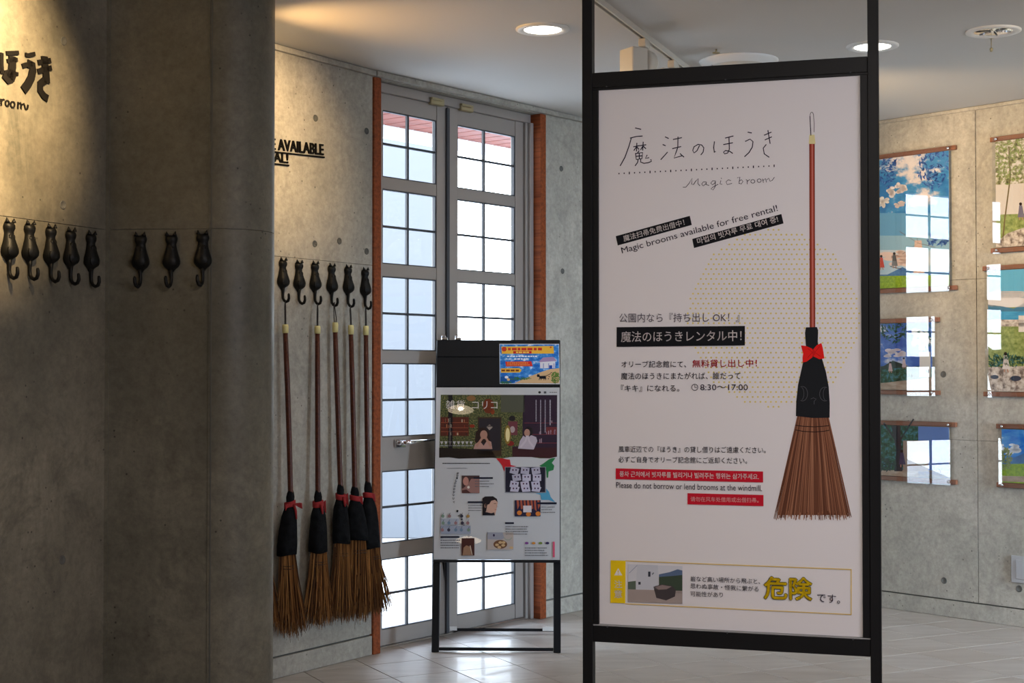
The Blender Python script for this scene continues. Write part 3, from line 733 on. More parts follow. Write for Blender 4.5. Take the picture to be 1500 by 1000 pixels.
# track rail, spot head
a = ceil_pt(868, -8); b = ceil_pt(1010, 100); d = (b - a); L = d.length; MT = frame(a, Vector((d.x, d.y, 0)), Vector((0, 0, 1)))
t = thing('track_rail', 'white lighting track running along the ceiling behind the sign', 'track', MT)
q = MB()
L2 = L + .1
q.bbox(-.9, L2, -.026, -.0005, -.017, -.007, M_IVORY, .001); q.bbox(-.9, L2, -.026, -.0005, .007, .017, M_IVORY, .001); q.build('channel_side', t)
q = MB(); q.box(-.9, L2, -.012, -.001, -.0069, .0069, M_GASKET); q.build('conductor_slot', t)
def tpos(px, py): return (MT.inverted() @ ceil_pt(px, py)).x
for i, (px, py) in enumerate(((939, 48), (985, 80))):
    x = tpos(px, py)
    h = thing('track_spotlight', ['white track spotlight with a boxy driver hanging from the ceiling rail', 'track adapter of a spotlight hidden behind the sign top bar'][i], 'spotlight', MT @ Matrix.Translation((x, 0, 0)))
    q = MB(); q.bbox(-.012, .06, -.062, -.0265, -.017, .017, M_IVORY, .003); q.build('adapter', h)
    q = MB(); q.tube([(.03, -.062, 0), (.03, -.09, 0)], .006, M_IVORY, 10); q.build('stem', h)
    q = MB(); R_ = Matrix.Rotation(math.radians(-38), 3, 'Y')
    rr = []
    for (r, s) in ((.001, .055), (.030, .052), (.050, .035), (.058, .005), (.056, -.012)):
        rr.append([Vector((.03, -.128, 0)) + R_ @ Vector((s, r * math.cos(t_), r * math.sin(t_))) for t_ in [2 * math.pi * k / 24 for k in range(24)]])
    q.rings(rr, M_IVORY); q.build('lamp_head', h)
    q = MB(); q2 = MB(); q2.bbox(-.10, -.017, -.06, .055, -.05, .05, M_IVORY, .004)
    q.add([Vector((.03, -.128, 0)) + R_ @ Vector((v[0], v[1], v[2])) for v in q2.v], q2.f, M_IVORY); q.build('driver_box', h)
spot('picture_wall_spot_light', tuple(MT @ Vector((tpos(985, 80) + .22, -.27, 0))), (2.72, 8.0, 2.36), 165, WARM, 66, 1)
area('picture_wall_fill', (2.9, 5.2, 2.84), (2.9, 8.2, 1.9), 1.2, .3, 10, WARM, math.radians(90))  # warm fill added above the view for the picture wall, no fixture there

# ------------------------------------------------------------------ pictures on the right wall
M_PAPER = mat('photo_paper', (.85, .85, .84), .5)
def noisy(name, stops, sc=(6, 6, 6), detail=5, dist=0, thr=None):
    if name in MATS: return MATS[name]
    m = mat(name, stops[0][1], .6, spec=.2); t = NT(m); mp = t.n('Mapping'); mp.inputs['Scale'].default_value = sc
    t.l(t.n('TexCoord').outputs['Object'], mp.inputs[0]); n = t.n('TexNoise', Scale=1, Detail=detail, Roughness=.65, Distortion=dist); t.l(mp.outputs[0], n.inputs['Vector'])
    t.l(t.ramp(n.outputs[0], stops), t.b.inputs['Base Color']); return m
S = srgb
K_SKY = noisy('photo_summer_sky', [(.40, S(42, 120, 190)), (.52, S(70, 150, 210)), (.60, S(240, 225, 225)), (.75, S(250, 240, 240))], (4, 6, 4))
K_SKYLO = noisy('photo_pale_sky', [(.3, S(150, 195, 225)), (.7, S(225, 225, 230))], (2, 9, 2))
K_BLUE = noisy('photo_deep_sky', [(.42, S(58, 98, 190)), (.55, S(90, 130, 210)), (.66, S(235, 235, 240))], (5, 8, 5))
K_AZ = noisy('photo_azure_sky', [(.38, S(20, 110, 215)), (.56, S(80, 160, 230)), (.68, S(230, 240, 250))], (5, 14, 5))
K_GRASS = noisy('photo_grass', [(.3, S(110, 150, 30)), (.7, S(165, 195, 50))], (60, 60, 60))
K_FIELD = noisy('photo_field', [(.3, S(95, 120, 50)), (.7, S(180, 190, 120))], (40, 40, 40))
K_TREE = noisy('photo_tree_crown', [(.35, S(18, 40, 32)), (.5, S(40, 90, 60)), (.65, S(70, 130, 150))], (40, 40, 40), 6)
K_LEAF = noisy('photo_speckled_leaves', [(.36, S(70, 72, 40)), (.48, S(150, 150, 105)), (.56, S(225, 215, 210))], (38, 38, 38), 6)
K_BERRY = noisy('photo_blue_leaves', [(.35, S(12, 40, 110)), (.5, S(30, 90, 180)), (.65, S(120, 170, 225))], (45, 45, 45), 6, 1)
K_HILL = noisy('photo_blue_hill', [(.3, S(50, 100, 160)), (.7, S(90, 140, 190))], (20, 20, 20))
K_DKHILL = noisy('photo_dark_hill', [(.3, S(28, 48, 50)), (.7, S(50, 80, 70))], (30, 30, 30))
K_ROCK = noisy('photo_rocks', [(.38, S(120, 105, 100)), (.5, S(205, 190, 180)), (.62, S(235, 225, 220))], (25, 25, 25))
K_PATH = noisy('photo_path', [(.3, S(160, 135, 115)), (.7, S(205, 185, 165))], (12, 40, 12))
K_SEA = noisy('photo_sea', [(.3, S(40, 140, 200)), (.7, S(90, 180, 225))], (10, 60, 10))
def fig(pr, x, y, h, top, bot):     # tiny printed figure in profile on the photograph
    pr.ell(x, y - h * .90, h * .085, h * .09, pm(40, 28, 26), 10)
    pr.pg([(x - h * .08, y - h * .82), (x + h * .09, y - h * .82), (x + h * .16, y - h * .45), (x - h * .12, y - h * .45)], top)
    pr.pg([(x - h * .12, y - h * .45), (x + h * .16, y - h * .45), (x + h * .22, y - h * .15), (x - h * .16, y - h * .15)], bot)
    pr.pg([(x - h * .08, y - h * .15), (x - h * .02, y - h * .15), (x - h * .03, y), (x - h * .08, y)], pm(190, 140, 120)); pr.pg([(x + h * .06, y - h * .15), (x + h * .12, y - h * .15), (x + h * .16, y), (x + h * .1, y)], pm(190, 140, 120))
def cloud(pr, cx, cy, rx, ry, m, sd=1):
    r = random.Random(sd)
    for i in range(16):
        a = r.uniform(0, 6.28); d = math.sqrt(r.random()); pr.ell(cx + rx * d * math.cos(a), cy + ry * d * math.sin(a), rx * r.uniform(.18, .4), ry * r.uniform(.2, .45), m, 10)
def leafspray(pr, cx, cy, rx, ry, n, sz, m, sd=1):
    r = random.Random(sd)
    for i in range(n):
        a = r.uniform(0, 6.28); d = math.sqrt(r.random()); x = cx + rx * d * math.cos(a); y = cy + ry * d * math.sin(a); b = r.uniform(0, 3.14); l = sz * r.uniform(.6, 1.4)
        c, s = math.cos(b), math.sin(b); pr.pg([(x - l * c, y - l * s), (x - l * .3 * s, y + l * .3 * c), (x + l * c, y + l * s), (x + l * .3 * s, y - l * .3 * c)], m)
def picture(tl, br_right_top, bottom_left_y, bottom_right_y, label, art, rails=(True, True), mg=(4, 0)):
    """tl=(x_left,y) ; corner=(x_right,y)"""
    MQ = MR @ Matrix.Translation((0, 0, .028)); P0 = Plane(MQ)
    xl = P0(tl[0], tl[1])[0]; xr = P0(*br_right_top)[0]; yt = P0(*br_right_top)[1] if tl[2] == 'r' else P0(tl[0], tl[1])[1]
    yb = P0(br_right_top[0], bottom_right_y)[1] if tl[2] == 'r' else P0(tl[0], bottom_left_y)[1]
    MO = MQ @ Matrix.Translation((xl, yb, 0)); t = thing('acrylic_photo_panel', label, 'picture', MO, 'photo panels on the right wall')
    w, h = xr - xl, yt - yb; P = Plane(MO @ Matrix.Translation((0, 0, -.005)))
    box('acrylic_sheet', 0, w, 0, h, -.001, .0, M_ACRYL, t)
    for k, y in enumerate((h - .032, .006)):
        box('wooden_rail', -.018, w + .02, y, y + .026, -.0275, -.008, M_RAIL, t, b=.002)
    for x in (.022, w - .022):
        for y in (h - .02, .02):
            q = MB(); q.lathe([(.0075, .0002), (.0075, .004), (.0055, .006), (.001, .0062)], M_CHROME, (x, y, 0), 14); q.build('screw_cap', t)
    pw0, pw1, ph0, ph1 = .018, w - .02, .034, h - .034
    box('photo_sheet', pw0, pw1, ph0, ph1, -.0062, -.0052, M_PAPER, t)
    class Clip(Print):
        def poly(s, pts, z, m):
            pts = [Vector(p) for p in pts]
            for ax, lim, sg in ((0, pw0, 1), (0, pw1, -1), (1, ph0, 1), (1, ph1, -1)):
                out = []
                for i in range(len(pts)):
                    p, n_ = pts[i], pts[(i + 1) % len(pts)]; dp, dn = (p[ax] - lim) * sg, (n_[ax] - lim) * sg
                    if dp >= 0: out.append(p)
                    if dp * dn < 0: out.append(p.lerp(n_, dp / (dp - dn)))
                pts = out
                if len(pts) < 3: return
            super().poly(pts, z, m)
    pr = Clip(P, .0001, .0001); art(pr); pr.build('photo_print', t, matrix=Matrix.Translation((0, 0, -.005)))
    return t
def art1(p):
    p.rect(1050, 180, 1420, 450, K_SKYLO); p.up(); p.rect(1050, 180, 1420, 315, K_SKY); p.up()
    p.rect(1050, 312, 1420, 345, pm(105, 165, 210)); p.rect(1050, 345, 1420, 366, pm(150, 190, 215)); p.up()
    cloud(p, 1315, 280, 13, 10, pm(238, 226, 228), 2); cloud(p, 1294, 297, 9, 7, pm(240, 232, 230), 3); cloud(p, 1317, 299, 8, 5, pm(240, 225, 225), 4); cloud(p, 1320, 378, 34, 9, pm(240, 210, 200), 5); p.up()
    p.pg([(1050, 402), (1300, 402), (1312, 396), (1322, 391), (1332, 396), (1345, 398), (1420, 396), (1420, 410), (1050, 410)], K_HILL); p.up()
    p.pg([(1050, 408), (1420, 402), (1420, 440), (1050, 440)], K_GRASS); p.up()
    p.st([(1318, 339), (1345, 356), (1322, 372)], .6, pm(120, 100, 90)); p.st([(1340, 330), (1345, 356), (1370, 362)], .6, pm(120, 100, 90)); p.pg([(1340, 352), (1350, 352), (1354, 400), (1338, 400)], pm(225, 190, 175))
    leafspray(p, 1366, 235, 24, 44, 150, 4.5, K_BERRY, 3); leafspray(p, 1374, 350, 16, 10, 60, 4, K_BERRY, 6); leafspray(p, 1301, 250, 13, 24, 60, 4, K_BERRY, 4)
    p.up(); fig(p, 1310, 393, 24, pm(90, 90, 95), pm(120, 120, 125)); fig(p, 1291, 395, 22, pm(205, 75, 60), pm(205, 75, 60)); p.st([(1304, 390), (1320, 394)], .8, pm(70, 40, 30))
    leafspray(p, 1362, 418, 22, 12, 90, 3, K_FIELD, 9)
def art2(p):
    p.rect(1180, 455, 1400, 590, K_BLUE); p.up(); cloud(p, 1310, 517, 16, 6, pm(235, 225, 235), 6); cloud(p, 1350, 496, 15, 15, pm(240, 240, 245), 7)
    p.pg([(1180, 545), (1294, 536), (1308, 528), (1320, 532), (1345, 542), (1400, 545), (1400, 560), (1180, 560)], K_DKHILL); p.up(); p.pg([(1180, 552), (1345, 536), (1400, 545), (1400, 600), (1180, 600)], K_TREE); p.up()
    p.pg([(1180, 570), (1300, 560), (1400, 548), (1400, 600), (1180, 600)], K_PATH); p.rect(1347, 515, 1363, 552, pm(235, 230, 225)); p.up(); p.rect(1356, 541, 1361, 546, pm(60, 60, 70))
    leafspray(p, 1310, 482, 20, 20, 130, 3.2, K_TREE, 11); leafspray(p, 1355, 492, 12, 25, 70, 2.5, K_TREE, 12)
    fig(p, 1304, 546, 17, pm(220, 190, 190), pm(210, 180, 180)); fig(p, 1324, 540, 17, pm(215, 190, 195), pm(205, 180, 185))
def art3(p):
    p.rect(1180, 610, 1420, 720, K_TREE); p.up(); p.rect(1345, 610, 1420, 700, pm(110, 140, 205)); p.pg([(1180, 690), (1340, 688), (1420, 690), (1420, 720), (1180, 720)], K_PATH); p.up()
    p.pg([(1310, 690), (1313, 660), (1306, 625), (1310, 612), (1318, 612), (1320, 650), (1322, 690)], pm(52, 55, 62)); p.st([(1316, 650), (1295, 620)], 2.5, pm(50, 52, 58)); p.st([(1318, 645), (1338, 614)], 2, pm(50, 52, 58)); p.rect(1323, 645, 1360, 690, pm(165, 140, 125)); p.up()
    leafspray(p, 1295, 680, 18, 9, 80, 3, K_DKHILL, 5); fig(p, 1321, 684, 26, pm(70, 60, 90), pm(75, 65, 95)); p.ell(1350, 672, 12, 9, pm(210, 205, 200))
def art4(p):
    p.rect(1440, 180, 1640, 390, K_LEAF); p.up(); p.pg([(1440, 272), (1500, 268), (1640, 262), (1640, 330), (1440, 330)], pm(225, 215, 212)); p.up(); p.pg([(1440, 315), (1640, 308), (1640, 390), (1440, 390)], K_FIELD); p.up()
    p.pg([(1456, 358), (1475, 342), (1500, 333), (1640, 330), (1640, 366), (1456, 366)], K_ROCK); p.st([(1469, 352), (1472, 320), (1480, 260), (1478, 215)], 2, pm(120, 105, 70)); fig(p, 1495, 322, 26, pm(120, 115, 140), pm(120, 115, 140))
    leafspray(p, 1478, 232, 22, 38, 220, 3, K_FIELD, 15); p.rect(1440, 362, 1640, 372, K_PATH)
def art5(p):
    p.rect(1430, 385, 1640, 600, K_FIELD); p.up(); p.rect(1430, 385, 1640, 436, pm(105, 185, 225)); p.ell(1480, 438, 60, 12, pm(235, 230, 235)); p.pg([(1430, 452), (1448, 446), (1465, 448), (1485, 452), (1500, 444), (1640, 440), (1640, 462), (1430, 462)], pm(75, 130, 165)); p.up(); p.rect(1430, 456, 1640, 470, K_SEA); p.up(); p.rect(1430, 468, 1640, 478, K_ROCK)
    p.pg([(1430, 538), (1640, 532), (1640, 600), (1430, 600)], K_ROCK); p.rect(1492, 462, 1640, 486, pm(235, 225, 222)); p.up(); leafspray(p, 1470, 528, 34, 10, 140, 3.4, K_TREE, 22); fig(p, 1473, 545, 30, pm(235, 225, 225), pm(235, 225, 225)); p.ell(1457, 552, 6, 3, pm(70, 80, 100)); p.ell(1488, 554, 8, 4, pm(60, 70, 90))
def art6(p):
    p.rect(1450, 600, 1640, 730, K_AZ); p.up(); cloud(p, 1474, 656, 22, 8, pm(235, 240, 248), 8); p.up(); p.pg([(1450, 672), (1485, 670), (1500, 664), (1640, 660), (1640, 682), (1450, 682)], K_HILL); p.up(); p.pg([(1450, 680), (1640, 676), (1640, 730), (1450, 730)], K_GRASS); p.up()
    p.pg([(1450, 696), (1640, 702), (1640, 712), (1450, 704)], K_PATH); leafspray(p, 1473, 672, 9, 16, 120, 3, K_FIELD, 23)
picture((1165, 240, 'r'), (1393.5, 211), 0, 426, 'large photo panel of two small figures over green grass under blue sky', art1)
picture((1225, 465, 'r'), (1369, 463), 0, 580, 'middle photo panel of two figures by a dark hill and white tower', art2)
picture((1190, 615, 'r'), (1394, 617), 0, 711, 'lower photo panel of a dark spreading tree and someone leaning on it', art3)
picture((1453, 199, 'l'), (1640, 180), 372, 0, 'photo panel of pale speckled leaves above a large rock, top right', art4)
picture((1442, 388, 'l'), (1640, 380), 582, 0, 'photo panel with sea, rocks and a figure in white, at right edge', art5)
picture((1462, 619, 'l'), (1640, 619), 715, 0, 'photo panel of deep blue sky over a green lawn, lower right', art6)
P = Plane(MR); x0, y0 = P(1483, 852); x1, y1 = P(1535, 818)
t = thing('switch_plate', 'grey rectangular cover plate low on the right wall', 'switch plate', MR @ Matrix.Translation((x0, y0, 0)))
box('plate', 0, x1 - x0, 0, y1 - y0, .0004, .012, M_GREYP, t, b=.002); box('cover_flap', .03, x1 - x0 - .03, .02, y1 - y0 - .02, .0121, .016, M_GREYP, t, b=.002)

# ------------------------------------------------------------------ easel board
bl = on_z(632, 955.5, 0); brr = on_z(821.5, 956.5, 0); tl_ = at_y(641, 7.47, 498)
xd = (brr - bl).normalized(); EW = (brr - bl).length
upv = Vector((0, .18, 1)).normalized()
ME = frame(bl, xd, upv); PE = Plane(ME)
EH = PE(730, 498)[1]
es = thing('easel_sign', 'black A-frame easel board holding a white shop poster before the door', 'sign', ME)
def ep(name, x0, x1, y0, y1, z0, z1, m=M_BLACK, b=.002): return box(name, x0, x1, y0, y1, z0, z1, m, es, b=b)
yb = PE(730, 822)[1]; yp = PE(730, 819.5)[1]; yh = PE(730, 567.5)[1]
ep('leg', 0, .036, .002, EH, -.03, 0); ep('leg', EW - .036, EW, .002, EH, -.03, 0)
ep('bottom_bar', .0365, EW - .0365, .010, .026, -.024, -.004)
ep('backing_board', .0365, EW - .0365, yb + .01, EH - .001, -.028, -.009)
ep('ledge', .001, EW - .001, yb - .006, yp - .001, .0005, .014)
ep('header_panel', .004, EW - .004, yh + .004, PE(730, 523)[1] - .001, .0005, .006); ep('header_panel', .004, EW - .004, PE(730, 523)[1] + .001, EH, .0005, .006)
for nm, x in (('clip', PE(651, 490)[0]), ('clip', PE(671, 492)[0])):
    q = MB(); q.bbox(x - .016, x + .016, EH + .0005, EH + .014, -.02, .004, M_CHROME, .003); q.tube([(x - .012, EH + .012, -.01), (x - .014, EH + .026, -.012), (x + .002, EH + .028, -.012), (x + .008, EH + .012, -.01)], .003, M_CHROME, 6); q.build(nm, es)
# rear frame (its own plane, leaning forward)
rb0 = on_z(647, 928, 0)
inv = ME.inverted(); rr0 = inv @ rb0
topb = Vector((0, EH * .97, -.031))
for x in (.02, EW - .02):
    q = MB(); a_ = Vector((x, rr0.y, rr0.z)); b_ = Vector((x, topb.y, topb.z)); d = (b_ - a_)
    sx_ = Vector((.010, 0, 0)); sz = d.cross(Vector((1, 0, 0))).normalized() * .012
    q.rings([[a_ - sx_ - sz, a_ + sx_ - sz, a_ + sx_ + sz, a_ - sx_ + sz], [b_ - sx_ - sz, b_ + sx_ - sz, b_ + sx_ + sz, b_ - sx_ + sz]], M_BLACK, smooth=False); q.build('rear_leg', es)
    q = MB(); c_ = a_ + d * .022; dn = d.normalized(); w = Vector((1 if x < .3 else -1, 0, 0)); zf = sz.normalized() * .0135 * (1 if sz.z > 0 else -1)
    for aa, bb in ((dn * .075, w * .022), (w * .085, dn * .022)):
        v = [c_ - w * .012 - dn * .01 + zf, c_ - w * .012 - dn * .01 + zf + aa, c_ - w * .012 - dn * .01 + zf + aa + bb, c_ - w * .012 - dn * .01 + zf + bb]
        q.add(v + [p_ + zf * .1 for p_ in v], [(0, 1, 2, 3), (4, 5, 6, 7), (0, 4, 5, 1), (1, 5, 6, 2), (2, 6, 7, 3), (3, 7, 4, 0)], M_WHITE)
    q.build('corner_bracket', es)
q = MB(); a_ = Vector((.031, rr0.y + .022, rr0.z)); b_ = Vector((EW - .031, rr0.y + .022, rr0.z)); q.tube([a_, b_], .011, M_BLACK, 4); q.build('rear_bar', es)
# poster on easel
poster = thing('shop_poster', 'white shop poster with a dark cafe photo on the easel', 'poster', ME @ Matrix.Translation((0, 0, .0005)))
PX = Plane(ME @ Matrix.Translation((0, 0, .0035)))
cx0, cy1 = PX(641.5, 570); cx1, cy0 = PX(821, 819)
box('poster_sheet', .004, EW - .004, yp, yh, .0002, .0028, mat('poster_paper_grey', (.66, .65, .655), .6), poster)
pr = Print(PX, .0002, .00012).zoom(630, 570, 7.143)
NAVY = pm(28, 28, 44)
# cafe photo
pr.pg([(112, 57), (1330, 60), (1328, 705), (1250, 722), (1150, 722), (1060, 708), (940, 706), (840, 708), (760, 722), (680, 720), (600, 708), (500, 708), (420, 722), (300, 726), (200, 712), (95, 716)], noisy('print_green_wallpaper', [(.42, S(52, 62, 34)), (.55, S(105, 108, 62)), (.62, S(140, 130, 80))], (140, 140, 140), 3)); pr.up()
pr.pg([(980, 60), (1330, 60), (1328, 705), (860, 705), (862, 600), (965, 590), (970, 240)], pm(52, 34, 52)); pr.rect(740, 60, 990, 240, pm(92, 92, 76)); pr.up()
pr.pg([(95, 610), (640, 632), (700, 716), (420, 722), (300, 726), (200, 712), (95, 716)], pm(40, 30, 24)); pr.pg([(860, 610), (1328, 610), (1328, 705), (1250, 722), (1060, 708), (860, 706)], pm(66, 28, 34))
pr.rect(498, 290, 748, 700, pm(70, 50, 30)); pr.up(); pr.rect(512, 305, 735, 640, pm(46, 40, 46)); pr.pg([(590, 395), (622, 365), (656, 395), (622, 428)], pm(205, 185, 170))
pr.rect(108, 290, 405, 488, pm(96, 42, 28)); pr.rect(1215, 395, 1328, 470, pm(120, 50, 50)); pr.rect(815, 335, 915, 480, pm(120, 60, 70)); pr.ell(858, 305, 34, 28, pm(40, 32, 34)); pr.up()
for y in (345, 400, 440): pr.rect(115, y, 400, y + 5, pm(170, 90, 60))
rng = random.Random(5)
for k in range(26):
    x = rng.uniform(120, 390); y = rng.choice((345, 400, 480)); pr.rect(x, y - rng.uniform(18, 40), x + 10, y, pm(*rng.choice([(190, 130, 90), (140, 50, 35), (210, 190, 160), (60, 40, 36)])))
for k in range(30):
    x = rng.uniform(1000, 1310); y = rng.choice((350, 470, 560)); pr.rect(x, y - rng.uniform(20, 50), x + 9, y, pm(*rng.choice([(150, 120, 140), (120, 60, 70), (180, 150, 160), (40, 30, 50)])))
for y in (350, 470, 560): pr.rect(985, y, 1328, y + 4, pm(150, 60, 66))
for k in range(8): x = 105 + k * 44; pr.pg([(x, 545), (x + 34, 545), (x + 17, 580)], pm(205, 200, 200)); pr.rect(x, 586, x + 36, 594, pm(180, 180, 185))
pr.ell(862, 420, 26, 34, pm(190, 170, 170)); pr.rect(190, 60, 235, 620, pm(28, 24, 28)); pr.ell(610, 175, 60, 80, pm(120, 50, 22), 9); pr.ell(655, 235, 22, 30, pm(150, 62, 24), 7); pr.ell(840, 566, 40, 26, pm(140, 36, 30)); pr.ell(440, 385, 28, 18, pm(150, 48, 22)); pr.ell(430, 95, 46, 30, pm(150, 105, 60)); pr.up()
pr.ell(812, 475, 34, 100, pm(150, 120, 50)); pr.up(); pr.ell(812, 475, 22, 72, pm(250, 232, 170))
# two printed figures
SK = pm(190, 140, 120)
pr.pg([(468, 540), (480, 450), (520, 405), (570, 400), (615, 440), (630, 540), (600, 560), (480, 560)], pm(46, 26, 20)); pr.pg([(990, 450), (995, 410), (1030, 385), (1070, 410), (1078, 460), (1060, 480), (1010, 470)], pm(30, 24, 26)); pr.up()
pr.ell(562, 475, 38, 46, SK); pr.pg([(455, 625), (470, 575), (520, 540), (560, 590), (600, 530), (640, 550), (652, 625)], pm(196, 150, 138)); pr.ell(1015, 455, 30, 40, SK); pr.pg([(920, 620), (940, 540), (975, 485), (1010, 510), (1060, 480), (1110, 500), (1122, 540), (1085, 630)], pm(200, 185, 195)); pr.up()
pr.st([(490, 590), (540, 520), (560, 480)], 24, SK); pr.st([(630, 590), (590, 520), (565, 480)], 24, SK); pr.st([(950, 600), (1000, 540), (1012, 490)], 20, pm(215, 200, 208)); pr.st([(1080, 600), (1040, 550), (1022, 490)], 20, pm(215, 200, 208))
pr.up()
WH = pm(230, 222, 214)
pr.text('雑貨', (165, 205), (365, 205), 90, WH); pr.text('コリコ', (440, 205), (705, 205), 80, WH)
for i, x in enumerate((1105, 1152, 1200, 1250)):
    for k in range([24, 38, 36, 28][i]): pr.rect(x, 112 + k * 9.5, x + (9 if i != 3 else 13), 118 + k * 9.5, pm(200, 195, 205))
for k in range(26): pr.rect(204, 300 + k * 11, 213, 307 + k * 11, pm(150, 140, 130))
pr.lines(130, 770, 625, 1, 10, pm(60, 60, 62), 10, 0, 3); pr.lines(180, 822, 390, 1, 10, pm(140, 140, 140), 8, 0, 4); pr.ell(1146, 32, 14, 12, pm(20, 20, 22)); pr.rect(1190, 22, 1216, 44, pm(90, 90, 92)); pr.lines(1250, 28, 1328, 1, 9, pm(120, 120, 122), 8, 0, 5)
pr.pg([(690, 722), (760, 722), (800, 732), (835, 735), (845, 792), (905, 805), (790, 822), (775, 860), (755, 800), (725, 760)], pm(206, 34, 44)); pr.pg([(1312, 718), (1270, 722), (1240, 735), (1180, 780), (1142, 800), (1180, 818), (1215, 850), (1220, 925), (1236, 925), (1240, 860), (1290, 845), (1300, 800), (1275, 770)], pm(44, 130, 74)); pr.up()
pr.zoom(630, 690, 7.143)
pr.pg([(1100, 232), (1160, 228), (1215, 222), (1215, 180), (1245, 215), (1262, 268), (1310, 325), (1240, 300), (1165, 300), (1155, 245)], pm(90, 170, 205)); pr.up()
pr.rect(782, -46, 1212, 226, pm(150, 148, 155)); pr.up(); pr.rect(790, -40, 1204, 218, pm(34, 30, 48)); pr.up()
rng = random.Random(8)
for r_ in range(4):
    for c_ in range(3):
        x = 890 + c_ * 115 + rng.uniform(-15, 15); y = -5 + r_ * 72; a_ = rng.uniform(-.3, .3); w, h = 44, 34
        if y > 200: y = 188
        pts = [(x + w * sx * math.cos(a_) - h * sy * math.sin(a_), min(217, y + w * sx * math.sin(a_) + h * sy * math.cos(a_))) for sx, sy in ((-1, -1), (1, -1), (1, 1), (-1, 1))]
        pr.pg(pts, pm(190, 184, 200)); pr.up(); pr.ell(x - 15, min(y - 8, 205), 8, 10, pm(80, 40, 60), 8); pr.ell(x + 18, min(y - 8, 205), 8, 10, pm(60, 40, 80), 8)
pr.up()
pr.rect(332, 45, 518, 230, pm(150, 110, 102)); pr.up(); pr.pg([(332, 45), (518, 45), (515, 75), (430, 80), (400, 130), (345, 180), (332, 180)], pm(74, 52, 50)); pr.pg([(335, 200), (380, 190), (430, 230), (335, 230)], pm(80, 50, 46)); pr.up(); pr.ell(375, 105, 30, 45, pm(184, 130, 115)); pr.ell(402, 168, 13, 14, pm(220, 205, 190))
pr.rect(455, 62, 658, 80, NAVY); pr.lines(470, 100, 690, 3, 28, pm(100, 96, 100), 8, .4, 6)
pr.rect(395, 315, 560, 333, NAVY); pr.lines(400, 355, 560, 3, 26, pm(110, 108, 110), 8, .2, 7)
pr.pg([(550, 285), (575, 265), (660, 262), (700, 290), (708, 330), (695, 400), (680, 462), (550, 462)], pm(200, 158, 138)); pr.up()
pr.pg([(550, 285), (575, 265), (660, 262), (700, 290), (708, 325), (680, 300), (640, 310), (620, 345), (600, 350), (585, 420), (550, 462)], pm(34, 26, 28)); pr.pg([(550, 462), (560, 425), (600, 430), (640, 440), (672, 430), (678, 462)], pm(26, 24, 32)); pr.ell(580, 360, 14, 24, pm(205, 160, 140)); pr.up()
pr.st([(668, 340), (692, 338)], 4, pm(40, 28, 30)); pr.st([(678, 402), (694, 402)], 5, pm(170, 80, 76)); pr.st([(690, 350), (706, 372), (692, 380)], 3, pm(165, 120, 105))
pr.rect(886, 303, 1156, 473, pm(40, 34, 58)); pr.up()
for k in range(7): x = 905 + k * 36; pr.pg([(x, 303), (x + 22, 303), (x + 30, 360 + (k % 3) * 30), (x + 10, 400)], pm(165, 84, 62))
for x, y in ((935, 435), (1030, 450), (1130, 445)): pr.ell(x, y, 26, 24, pm(205, 120, 50), 14)
pr.up(); pr.rect(975, 360, 1062, 430, pm(210, 200, 204)); pr.rect(1120, 325, 1325, 346, NAVY); pr.lines(1165, 370, 1315, 3, 28, pm(110, 108, 112), 8, .3, 8)
pr.rect(785, 533, 878, 552, NAVY); pr.lines(790, 575, 1050, 4, 26, pm(110, 108, 110), 9, .2, 9)
pr.rect(598, 640, 872, 820, pm(178, 164, 156)); pr.up(); pr.pg([(600, 640), (760, 640), (775, 700), (750, 715), (600, 712)], pm(150, 150, 160)); pr.ell(735, 765, 72, 46, pm(110, 74, 50)); pr.up()
for x, y in ((700, 770), (735, 745), (765, 775), (725, 795), (770, 745), (850, 800)): pr.ell(x, y, 20, 14, pm(200, 165, 120), 10)
pr.ell(668, 670, 10, 14, pm(50, 40, 70)); pr.st(arc(815, 680, 42, 40, 20, 160, 12), 5, pm(130, 150, 135))
for i, c in enumerate(((120, 60, 130), (200, 130, 50), (110, 130, 60), (50, 40, 80))): pr.ell(1012 + i * 72, 752, 20, 13, pm(*c), 9)
pr.lines(992, 798, 1250, 4, 26, pm(100, 98, 102), 9, .2, 10); pr.rect(1285, 738, 1305, 900, pm(205, 80, 110))
# jumping handwritten word
for ch, (x, y, a_) in zip('Original Accessories', [(405, 690, 200), (392, 650, 190), (380, 612, 185), (352, 575, 170), (330, 515, 160), (318, 470, 150), (300, 480, 140), (285, 430, 120), (262, 380, 100), (248, 335, 95), (243, 298, 92), (245, 262, 90), (250, 230, 88), (252, 200, 84), (258, 170, 80), (262, 140, 76), (272, 112, 72), (280, 85, 70), (286, 60, 68), (290, 35, 66)]):
    if ch == ' ': continue
    r_ = math.radians(a_ - 90 + 270); u_ = (math.cos(math.radians(-75)), math.sin(math.radians(-75)))
    pr.text(ch, (x + 8, y), (x + 8 + 22 * u_[0], y + 22 * u_[1]), 20, pm(24, 24, 28))
pr.up(); rng = random.Random(12)
pr.rect(112, 570, 425, 655, pm(150, 155, 170)); pr.rect(112, 495, 300, 560, pm(165, 168, 178)); pr.up()
for r_ in range(3):
    for c_ in range(5):
        if r_ == 0 and c_ == 2: continue
        x = 135 + c_ * 66 + rng.uniform(-6, 6); y = 470 + r_ * 72; col = rng.choice([(110, 130, 150), (150, 110, 110), (60, 55, 70), (170, 130, 70), (120, 140, 120)]); pr.ell(x, y, 17, 18, pm(*col), 9); pr.st([(x, y - 18), (x + 8, y - 34)], 4, pm(40, 40, 50))
pr.rect(110, 680, 308, 697, NAVY); pr.lines(110, 718, 320, 4, 26, pm(100, 98, 102), 9, .1, 13)
